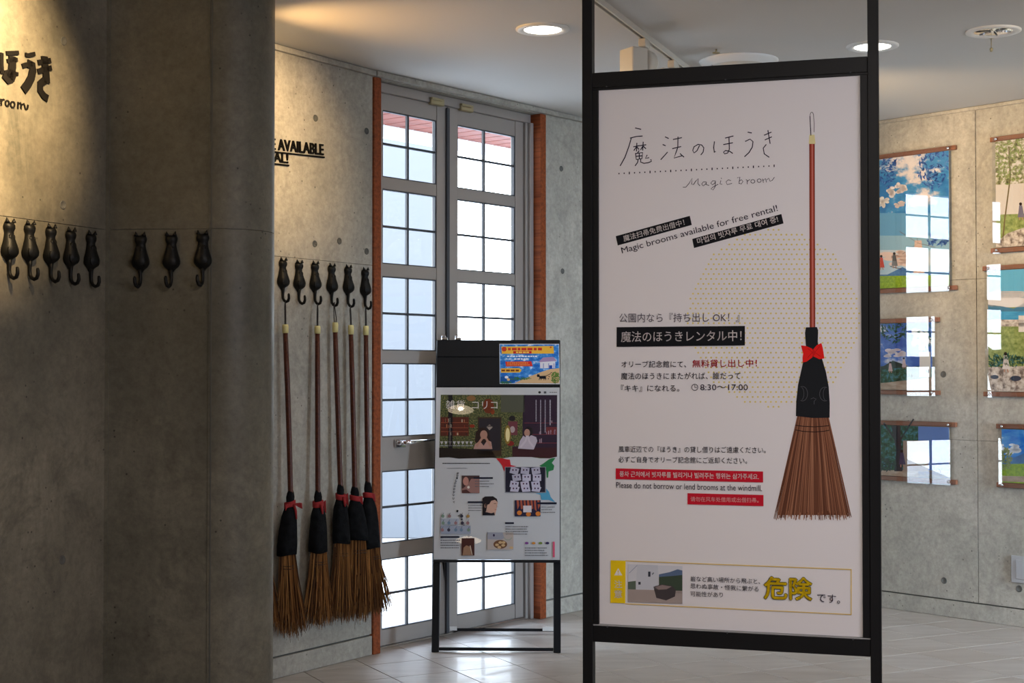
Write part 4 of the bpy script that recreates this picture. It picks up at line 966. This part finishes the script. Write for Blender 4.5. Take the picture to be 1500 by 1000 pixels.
pr.rect(330, 700, 465, 882, pm(74, 40, 34)); pr.up(); pr.pg([(340, 880), (350, 800), (380, 775), (420, 790), (430, 880)], pm(150, 115, 90)); pr.st([(420, 780), (440, 875)], 10, pm(190, 170, 150))
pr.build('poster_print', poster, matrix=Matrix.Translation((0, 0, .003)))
q = MB(); q.add([(.004, yp, .0052), (EW - .004, yp, .0052), (EW - .004, yh, .0052), (.004, yh, .0052)], [(0, 1, 2, 3)], M_COVER); q.build('clear_cover', poster)
# flyer stuck on the header
MF = ME @ Matrix.Translation((0, 0, .0072)); PF = Plane(MF)
fl = thing('blue_flyer', 'small blue landscape flyer taped to the black header of the easel', 'flyer', MF)
q = MB(); q.poly([PF(731.5, 503.5), PF(819, 503.5), PF(820, 562.5), PF(732, 562)], 0, M_PAPER); q.build('flyer_sheet', fl)
pr = Print(PF, .0003, .00012).zoom(630, 490, 7.143)
pr.pg([(730, 102), (1346, 102), (1352, 512), (732, 508)], noisy('print_flyer_sky', [(.4, S(28, 100, 190)), (.55, S(70, 150, 220)), (.66, S(225, 235, 245))], (30, 50, 30))); pr.up()
pr.pg([(880, 508), (960, 470), (1150, 395), (1250, 362), (1352, 350), (1352, 510)], pm(214, 176, 130)); pr.pg([(735, 440), (800, 430), (900, 440), (930, 470), (860, 508), (733, 508)], pm(30, 90, 160)); pr.up()
leafspray(pr, 1310, 450, 44, 60, 120, 12, pm(86, 130, 50), 3); leafspray(pr, 950, 460, 110, 14, 90, 10, pm(64, 120, 60), 4); leafspray(pr, 790, 500, 60, 10, 60, 9, pm(60, 120, 70), 5)
pr.pg([(745, 125), (1290, 118), (1298, 198), (750, 200)], pm(240, 184, 60)); pr.pg([(788, 282), (1060, 278), (1074, 330), (795, 332)], pm(214, 50, 44)); pr.pg([(740, 352), (935, 350), (958, 372), (940, 396), (740, 398)], pm(240, 184, 60)); pr.pg([(1150, 285), (1310, 275), (1308, 350), (1152, 352)], pm(225, 222, 226)); pr.pg([(1130, 290), (1180, 240), (1290, 232), (1325, 275)], pm(168, 140, 180)); pr.up()
pr.lines(815, 138, 1180, 1, 30, pm(206, 50, 40), 26, 0, 31); pr.rect(870, 172, 1062, 198, pm(206, 40, 34)); pr.up(); pr.lines(900, 177, 1045, 1, 20, pm(245, 200, 90), 16, 0, 32)
pr.lines(805, 220, 1120, 1, 20, pm(235, 240, 250), 13, 0, 33); pr.lines(880, 248, 1030, 1, 20, pm(235, 240, 250), 13, 0, 34); pr.lines(805, 292, 1045, 2, 20, pm(240, 170, 80), 9, .1, 5); pr.lines(748, 366, 930, 1, 20, pm(120, 60, 30), 18, 0, 35)
for x in (1180, 1235, 1290): pr.rect(x, 300, x + 12, 350, pm(160, 165, 200))
pr.rect(1245, 320, 1278, 356, pm(30, 70, 160)); pr.ell(775, 152, 28, 26, pm(206, 60, 40), 7); pr.ell(1262, 132, 10, 8, pm(206, 60, 40)); pr.ell(800, 445, 20, 14, pm(240, 240, 245)); pr.ell(820, 470, 16, 14, pm(235, 190, 120)); pr.up()
CB = pm(18, 18, 26)
pr.pg([(1135, 432), (1210, 430), (1215, 462), (1150, 462)], CB); pr.ell(1132, 430, 16, 14, CB, 10); pr.st([(1208, 436), (1240, 420), (1262, 408)], 6, CB)
for x in (1145, 1165, 1195, 1212): pr.st([(x, 455), (x - 4, 474)], 7, CB)
for x, y in ((1238, 462), (1245, 440), (1268, 398)): pr.ell(x, y, 7, 5, CB, 8)
pr.pg([(1122, 422), (1124, 408), (1132, 418)], CB); pr.pg([(1136, 418), (1142, 408), (1144, 424)], CB)
pr.build('flyer_print', fl)

# ------------------------------------------------------------------ tall sign frame
sR = V2(at_y(1262, 4.66)); sL = V2(at_y(876, 4.66 * 1.0535)); MS = seg_frame(sL, sR); PS = Plane(MS)
sg = thing('sign_frame', 'tall black metal frame standing in the foreground around the broom poster', 'sign', MS)
lx0, lx1 = PS(853, 545)[0], PS(865, 545)[0]; rx0, rx1 = PS(1273, 545)[0], PS(1289, 545)[0]
yt0 = PS(1262, 107)[1]; yb0 = PS(1262, 935)[1]; yt1 = PS(1272, 82)[1]; yb1 = PS(1275, 962)[1]
pt = .04
box('post', lx0, lx1 + .006, .001, CEIL - .002, -pt, .0, M_BLACK, sg, b=.0015); box('post', rx0, rx1, .001, CEIL - .002, -pt, .0, M_BLACK, sg, b=.0015)
Lx, Rx = lx1 + .0065, rx0 - .0005
box('top_bar', Lx, Rx, yt0 + .003, yt1, -.034, -.002, M_BLACK, sg, b=.0015); box('top_lip', Lx, Rx, yt0 - .004, yt0 + .0028, -.028, -.0065, M_BLACK, sg)
box('bottom_bar', Lx, Rx, yb1, yb0 - .003, -.034, -.002, M_BLACK, sg, b=.0015); box('bottom_lip', Lx, Rx, yb0 - .0028, yb0 + .001, -.028, -.006, M_GREYP, sg)
sx0 = PS(876, 545)[0]; sx1 = PS(1262, 545)[0]
box('side_bar', Lx, sx0, yb0 + .002, yt0 - .005, -.034, -.004, M_BLACK, sg, b=.001); box('side_bar', sx1, Rx, yb0 + .002, yt0 - .005, -.034, -.004, M_BLACK, sg, b=.001)
bp = thing('broom_poster', 'white poster about magic brooms for free rental in the tall black frame', 'poster', MS @ Matrix.Translation((0, 0, -.015)))
M_FAB = mat('poster_fabric_white', (.77, .75, .775), .7, spec=.2)
box('poster_panel', sx0 + .0005, sx1 - .0005, yb0 + .002, yt0 - .005, -.008, 0, M_FAB, bp)
for x in (sx0 + .03, (sx0 + sx1) / 2, sx1 - .03):
    for y in (yt0 + .004, yb0 - .004):
        q = MB(); q.lathe([(.003, .0), (.003, .0012), (.0005, .0015)], M_GASKET, (x, y, -.0019), 10); q.build('screw', sg)
PP = Plane(MS @ Matrix.Translation((0, 0, -.015)))
pr = Print(PP, .0003, .00015)
INK = pm(36, 30, 52); BLK = pm(16, 18, 24); WHT = pm(232, 226, 226); REDB = pm(196, 20, 44); YL = pm(240, 205, 20); GR = pm(86, 80, 92)
# dotted disc
DOT = pm(226, 208, 120); pr.up()
for r_ in range(-18, 19):
    for c_ in range(-17, 18):
        x = 1133 + (c_ + (.5 if r_ % 2 else 0)) * 7.6; y = 466 + r_ * 7.2
        if ((x - 1133) / 127) ** 2 + ((y - 466) / 130) ** 2 < 1 and x < 1259: pr.ell(x, y, 1.55, 1.45, DOT, 6)
pr.up()
pr.zoom(870, 160, 3.75)
w = 5.4
for s in [[(228, 103), (258, 110)], [(200, 158), (232, 150), (266, 147)], [(205, 160), (192, 205), (170, 265), (145, 310)], [(218, 206), (250, 200)], [(236, 186), (234, 230)], [(234, 206), (220, 226)], [(236, 206), (247, 220)], [(254, 200), (286, 195)], [(271, 180), (268, 225)], [(269, 203), (257, 222)], [(271, 203), (285, 216)], [(248, 228), (240, 240)], [(229, 243), (233, 276), (264, 271), (268, 238), (229, 243)], [(231, 259), (266, 255)], [(249, 240), (250, 273)], [(243, 275), (240, 292), (227, 310)], [(257, 272), (257, 290), (275, 297), (300, 293), (316, 286), (313, 276)], [(292, 252), (283, 270), (302, 266)],
          [(392, 152), (410, 160)], [(379, 194), (393, 200)], [(368, 276), (388, 254), (404, 236)], [(436, 166), (482, 156)], [(462, 152), (461, 208)], [(432, 216), (478, 205)], [(460, 212), (450, 240), (440, 268), (482, 256)], [(474, 244), (494, 262)],
          [(580, 200), (566, 228), (550, 240), (543, 226), (550, 206), (572, 193), (592, 196), (604, 212), (600, 235), (588, 250)],
          [(662, 178), (658, 210), (662, 238), (668, 232)], [(722, 158), (765, 147)], [(712, 194), (762, 184)], [(742, 153), (744, 220), (735, 240), (718, 245), (712, 236), (722, 227), (745, 230), (762, 242)],
          [(846, 126), (866, 130)], [(832, 176), (858, 164), (874, 178), (870, 208), (852, 238), (828, 260)],
          [(936, 142), (974, 126)], [(940, 168), (976, 152)], [(956, 116), (963, 160), (968, 188)], [(946, 194), (930, 214), (936, 245), (962, 263)]]: pr.st(s, w, INK)
for k in range(31):
    x = 138 + k * 28.4; y = 353 - k * 1.42; pr.st([(x, y - (5 if k % 4 == 2 else 2)), (x, y + (5 if k % 4 == 2 else 2))], 6, INK)
for s in [[(490, 428), (505, 428), (522, 408), (540, 378), (537, 412), (546, 414), (560, 394), (573, 380), (571, 408), (582, 420)], [(616, 399), (602, 398), (592, 410), (601, 421), (614, 410), (618, 399), (617, 414), (632, 418)], [(668, 394), (652, 393), (642, 406), (652, 415), (664, 405), (668, 394), (666, 425), (655, 443), (643, 438), (656, 426), (682, 412)], [(697, 392), (693, 410), (704, 412)], [(699, 378), (701, 381)], [(752, 392), (739, 387), (726, 398), (732, 414), (758, 407)],
          [(788, 376), (802, 372), (797, 408)], [(797, 396), (810, 387), (819, 396), (810, 410), (797, 407)], [(836, 386), (842, 390), (842, 410)], [(842, 396), (856, 386)], arc(873, 396, 11, 10, 0, 360, 12), arc(908, 392, 11, 10, 0, 360, 12), [(926, 382), (931, 402)], [(931, 390), (942, 380), (948, 400)], [(949, 388), (960, 378), (968, 396), (980, 390), (991, 374)]]: pr.st(s, 3.4, INK)
pr.pg([(120, 697), (527, 585), (538, 635), (131, 748)], BLK); pr.pg([(540, 712), (1030, 575), (1042, 627), (550, 762)], BLK); pr.up()
pr.text('魔法扫帚免费出借中！', (166, 727), (500, 636), 34, WHT, .02); pr.text('마법의 빗자루 무료 대여 중!', (572, 742), (1014, 618), 34, WHT, .03)
pr.text('Magic brooms available for free rental!', (158, 802), (1014, 568), 44, INK, .004)
pr.st(arc(1197, 40, 10, 24, 180, 360, 10) + [(1210, 80), (1209, 125)], 3, INK); pr.st([(1187, 40), (1189, 90), (1192, 143)], 5, INK)
pr.pg([(1184, 140), (1212, 140), (1217, 190), (1180, 190)], pm(226, 216, 160)); pr.up()
ST = mat('print_broom_stick', srgb(170, 70, 50), .7)
pr.zoom(870, 0, 3.75)
for a_, b_, c in ((1183, 1190, (128, 44, 30)), (1190, 1196, (168, 72, 52)), (1196, 1203, (196, 116, 104)), (1203, 1208, (170, 70, 52)), (1208, 1213, (120, 40, 30))): pr.pg([(a_, 790), (b_, 790), (b_ + 3, 1800), (a_ + 3, 1800)], pm(*c))
pr.up(); pr.zoom(870, 430, 3.75)
pr.up()
# bristles
BR = [pm(112, 70, 50), pm(140, 92, 68), pm(92, 54, 38), pm(156, 108, 82)]
rng = random.Random(4)
pr.pg([(1125, 668), (1283, 672), (1395, 1215), (1010, 1215)], pm(100, 60, 42)); pr.up()
for k in range(210):
    t = k / 209; t2 = min(1, max(0, t + rng.gauss(0, .02))); xt = 1120 + 166 * t; xb = 990 + 425 * t2; yb_ = 1232 + rng.uniform(-42, 14); f = (yb_ - 670) / 560
    pr.z += .0000012; xe = xt + (xb - xt) * f; pr.pg([(xt - 2.2, 668), (xt + 2.2, 668), (xe + 1.6, yb_), (xe - 1.6, yb_)], rng.choice(BR))
pr.up()
for y, d in ((722, 6), (748, 8)): pr.st([(1108, y), (1150, y + d), (1210, y + d + 3), (1260, y + d), (1292, y + 2)], 4.5, pm(40, 24, 20))
pr.up()
pr.pg([(1165, 185), (1225, 183), (1232, 200), (1230, 270), (1250, 345), (1275, 430), (1290, 510), (1296, 600), (1295, 681), (1200, 682), (1110, 672), (1112, 590), (1122, 500), (1142, 410), (1166, 300), (1160, 215)], pm(24, 27, 32)); pr.up()
pr.pg([(1138, 284), (1165, 287), (1200, 302), (1208, 325), (1200, 350), (1170, 372), (1147, 378), (1146, 350), (1150, 330)], pm(222, 24, 20)); pr.pg([(1205, 305), (1225, 282), (1250, 271), (1258, 300), (1266, 355), (1240, 360), (1218, 350), (1206, 345)], pm(222, 24, 20)); pr.up(); pr.st([(1175, 300), (1200, 322), (1176, 350)], 2.5, pm(150, 10, 12)); pr.st([(1240, 290), (1214, 322), (1244, 344)], 2.5, pm(150, 10, 12)); pr.ell(1208, 325, 9, 14, pm(200, 16, 16), 10); pr.up()
E_ = pm(96, 96, 104)
pr.st(arc(1146, 549, 28, 40, -110, 110, 14), 2, E_); pr.st(arc(1140, 549, 14, 34, -80, 80, 10), 1.6, E_); pr.st(arc(1270, 551, 30, 38, 70, 290, 14), 2, E_); pr.st(arc(1274, 551, 14, 34, 100, 260, 10), 1.6, E_)
pr.st([(1192, 578), (1205, 572), (1222, 578), (1210, 590), (1210, 606)], 2, E_)
# middle text
pr.text('公園内なら『持ち出し OK！』', (140, 158), (800, 155), 50, GR); pr.pg([(126, 184), (830, 177), (830, 284), (126, 292)], BLK); pr.up()
pr.text('魔法のほうきレンタル中！', (150, 266), (812, 260), 58, WHT, .012)
pr.text('オリーブ記念館にて、', (152, 405), (508, 405), 36, INK, .006); pr.text('無料貸し出し中！', (542, 405), (896, 402), 42, REDB, .012)
pr.text('魔法のほうきにまたがれば、誰だって', (150, 472), (806, 470), 38, INK, .006)
pr.text('『キキ』になれる。', (150, 538), (470, 538), 38, INK, .006); pr.text('8:30〜17:00', (585, 530), (846, 530), 32, INK); pr.st(arc(555, 514, 17, 17, 0, 360, 20), 3, INK); pr.st([(555, 502), (555, 515), (565, 517)], 3, INK)
pr.zoom(870, 630, 3.75)
pr.text('風車近辺での『ほうき』の貸し借りはご遠慮ください。', (136, 120), (945, 126), 34, INK, .004); pr.text('必ずご自身でオリーブ記念館にご返却ください。', (136, 176), (842, 184), 34, INK, .004)
pr.pg([(121, 209), (930, 226), (930, 286), (121, 268)], REDB); pr.pg([(515, 345), (932, 355), (932, 416), (515, 406)], REDB); pr.up()
pr.text('풍차 근처에서 빗자루를 빌리거나 빌려주는 행위는 삼가주세요.', (142, 254), (906, 270), 30, WHT, .03); pr.text('Please do not borrow or lend brooms at the windmill.', (124, 316), (924, 334), 32, INK); pr.text('请勿在风车处借用或出借扫帚。', (532, 390), (905, 397), 26, pm(236, 190, 190), .02)
pr.zoom(870, 780, 3.488)
for a_, b_ in (((163, 143), (1315, 187)), ((1315, 187), (1315, 417)), ((1315, 417), (163, 362))): pr.st([a_, b_], 4.5, pm(226, 196, 110))
pr.pg([(87, 140), (163, 143), (161, 360), (85, 357)], YL); pr.up()
pr.pg([(125, 180), (146, 217), (104, 217)], WHT); pr.text('注', (106, 281), (145, 281), 38, WHT, .03); pr.text('意', (106, 332), (145, 332), 40, WHT, .03); pr.up(); pr.text('!', (123, 213), (127, 213), 22, YL, .02)
pr.pg([(175, 160), (453, 170), (453, 362), (175, 352)], pm(206, 208, 216)); pr.up()
pr.pg([(333, 212), (390, 200), (428, 186), (453, 192), (453, 300), (333, 300)], pm(88, 108, 140)); pr.pg([(175, 250), (215, 245), (215, 292), (175, 292)], pm(90, 104, 90)); pr.up(); pr.pg([(333, 225), (400, 220), (453, 215), (453, 310), (333, 300)], pm(62, 76, 62)); pr.pg([(175, 288), (453, 296), (453, 362), (175, 352)], pm(164, 152, 148)); pr.up()
pr.pg([(222, 162), (328, 165), (332, 288), (215, 284)], pm(196, 200, 210)); pr.pg([(305, 275), (345, 262), (400, 270), (420, 290), (415, 325), (370, 345), (320, 332)], pm(70, 64, 66)); pr.up()
pr.st([(222, 166), (182, 205)], 3, pm(150, 160, 180)); pr.rect(278, 198, 290, 224, pm(50, 54, 66)); pr.rect(228, 250, 240, 264, pm(60, 64, 76)); pr.st([(300, 212), (306, 204)], 4, pm(70, 74, 90)); pr.pg([(312, 276), (350, 266), (398, 274), (372, 288), (330, 290)], pm(140, 124, 122))
pr.text('岩など高い場所から飛ぶと、', (494, 247), (850, 262), 27, INK, .006); pr.text('思わぬ事故・怪我に繋がる', (494, 284), (842, 300), 27, INK, .004); pr.text('可能性があり', (494, 324), (660, 330), 27, INK, .004)
for dx, dy in ((-3, 0), (3, 0), (0, -3), (0, 3)): pr.text('危険', (872 + dx, 336 + dy), (1114 + dx, 344 + dy), 112, pm(60, 56, 30), .035)
pr.up(); pr.text('危険', (872, 336), (1114, 344), 112, YL, .03); pr.text('です。', (1140, 352), (1258, 362), 44, INK)
pr.build('poster_print', bp)

# ------------------------------------------------------------------ pendant lamps behind the camera, mirrored in the poster cover
def mirrored(px, py, dist):
    h = hit(px, py, PE.p, PE.n); d = ray(px, py).normalized(); r = d - 2 * d.dot(PE.n) * PE.n; return h + r * dist
M_SHADE = mat('cream_lamp_shade', (.9, .72, .5), .5, emit=11); M_BULB = mat('pendant_bulb', (1, .95, .85), emit=45)
for i, (px, py, dist) in enumerate(((675, 601, 4.4), (686, 792, 8.3))):
    p = mirrored(px, py, dist)
    assert p.z < CEIL - .05, p
    t = thing('pendant_lamp', ['cream pendant lamp with a dish shade hanging behind the viewpoint', 'lower cream pendant lamp hanging behind the viewpoint'][i], 'lamp', Matrix.Translation(p))
    k_ = (1.15, 1.5)[i]; q = MB(); q.lathe([(.015 * k_, .045), (.03 * k_, .042), (.088 * k_, .006), (.092 * k_, 0), (.088 * k_, -.002), (.03 * k_, .022), (.001, .024)], M_SHADE, n=32); q.build('shade', t)
    q = MB(); q.lathe([(.018, .022), (.026, .012), (.018, .0), (.001, -.004)], M_BULB, n=20); q.build('bulb', t)
    q = MB(); q.tube([(0, 0, .044), (0, 0, CEIL - p.z - .001)], .003, M_CORD, 6); q.build('cable', t)

# daylight portal at the door opening (sampling aid only)
pd = bpy.data.lights.new('door_portal', 'AREA'); pd.shape = 'RECTANGLE'; pd.size = uR1; pd.size_y = DTOP
po = bpy.data.objects.new('door_portal', pd); COL.objects.link(po)
cpos = MD @ Vector((uR1 / 2, DTOP / 2, -.24)); po.location = cpos
nrm = MD.to_3x3() @ Vector((0, 0, 1)); po.rotation_euler = nrm.to_track_quat('-Z', 'Y').to_euler()
pd.cycles.is_portal = True
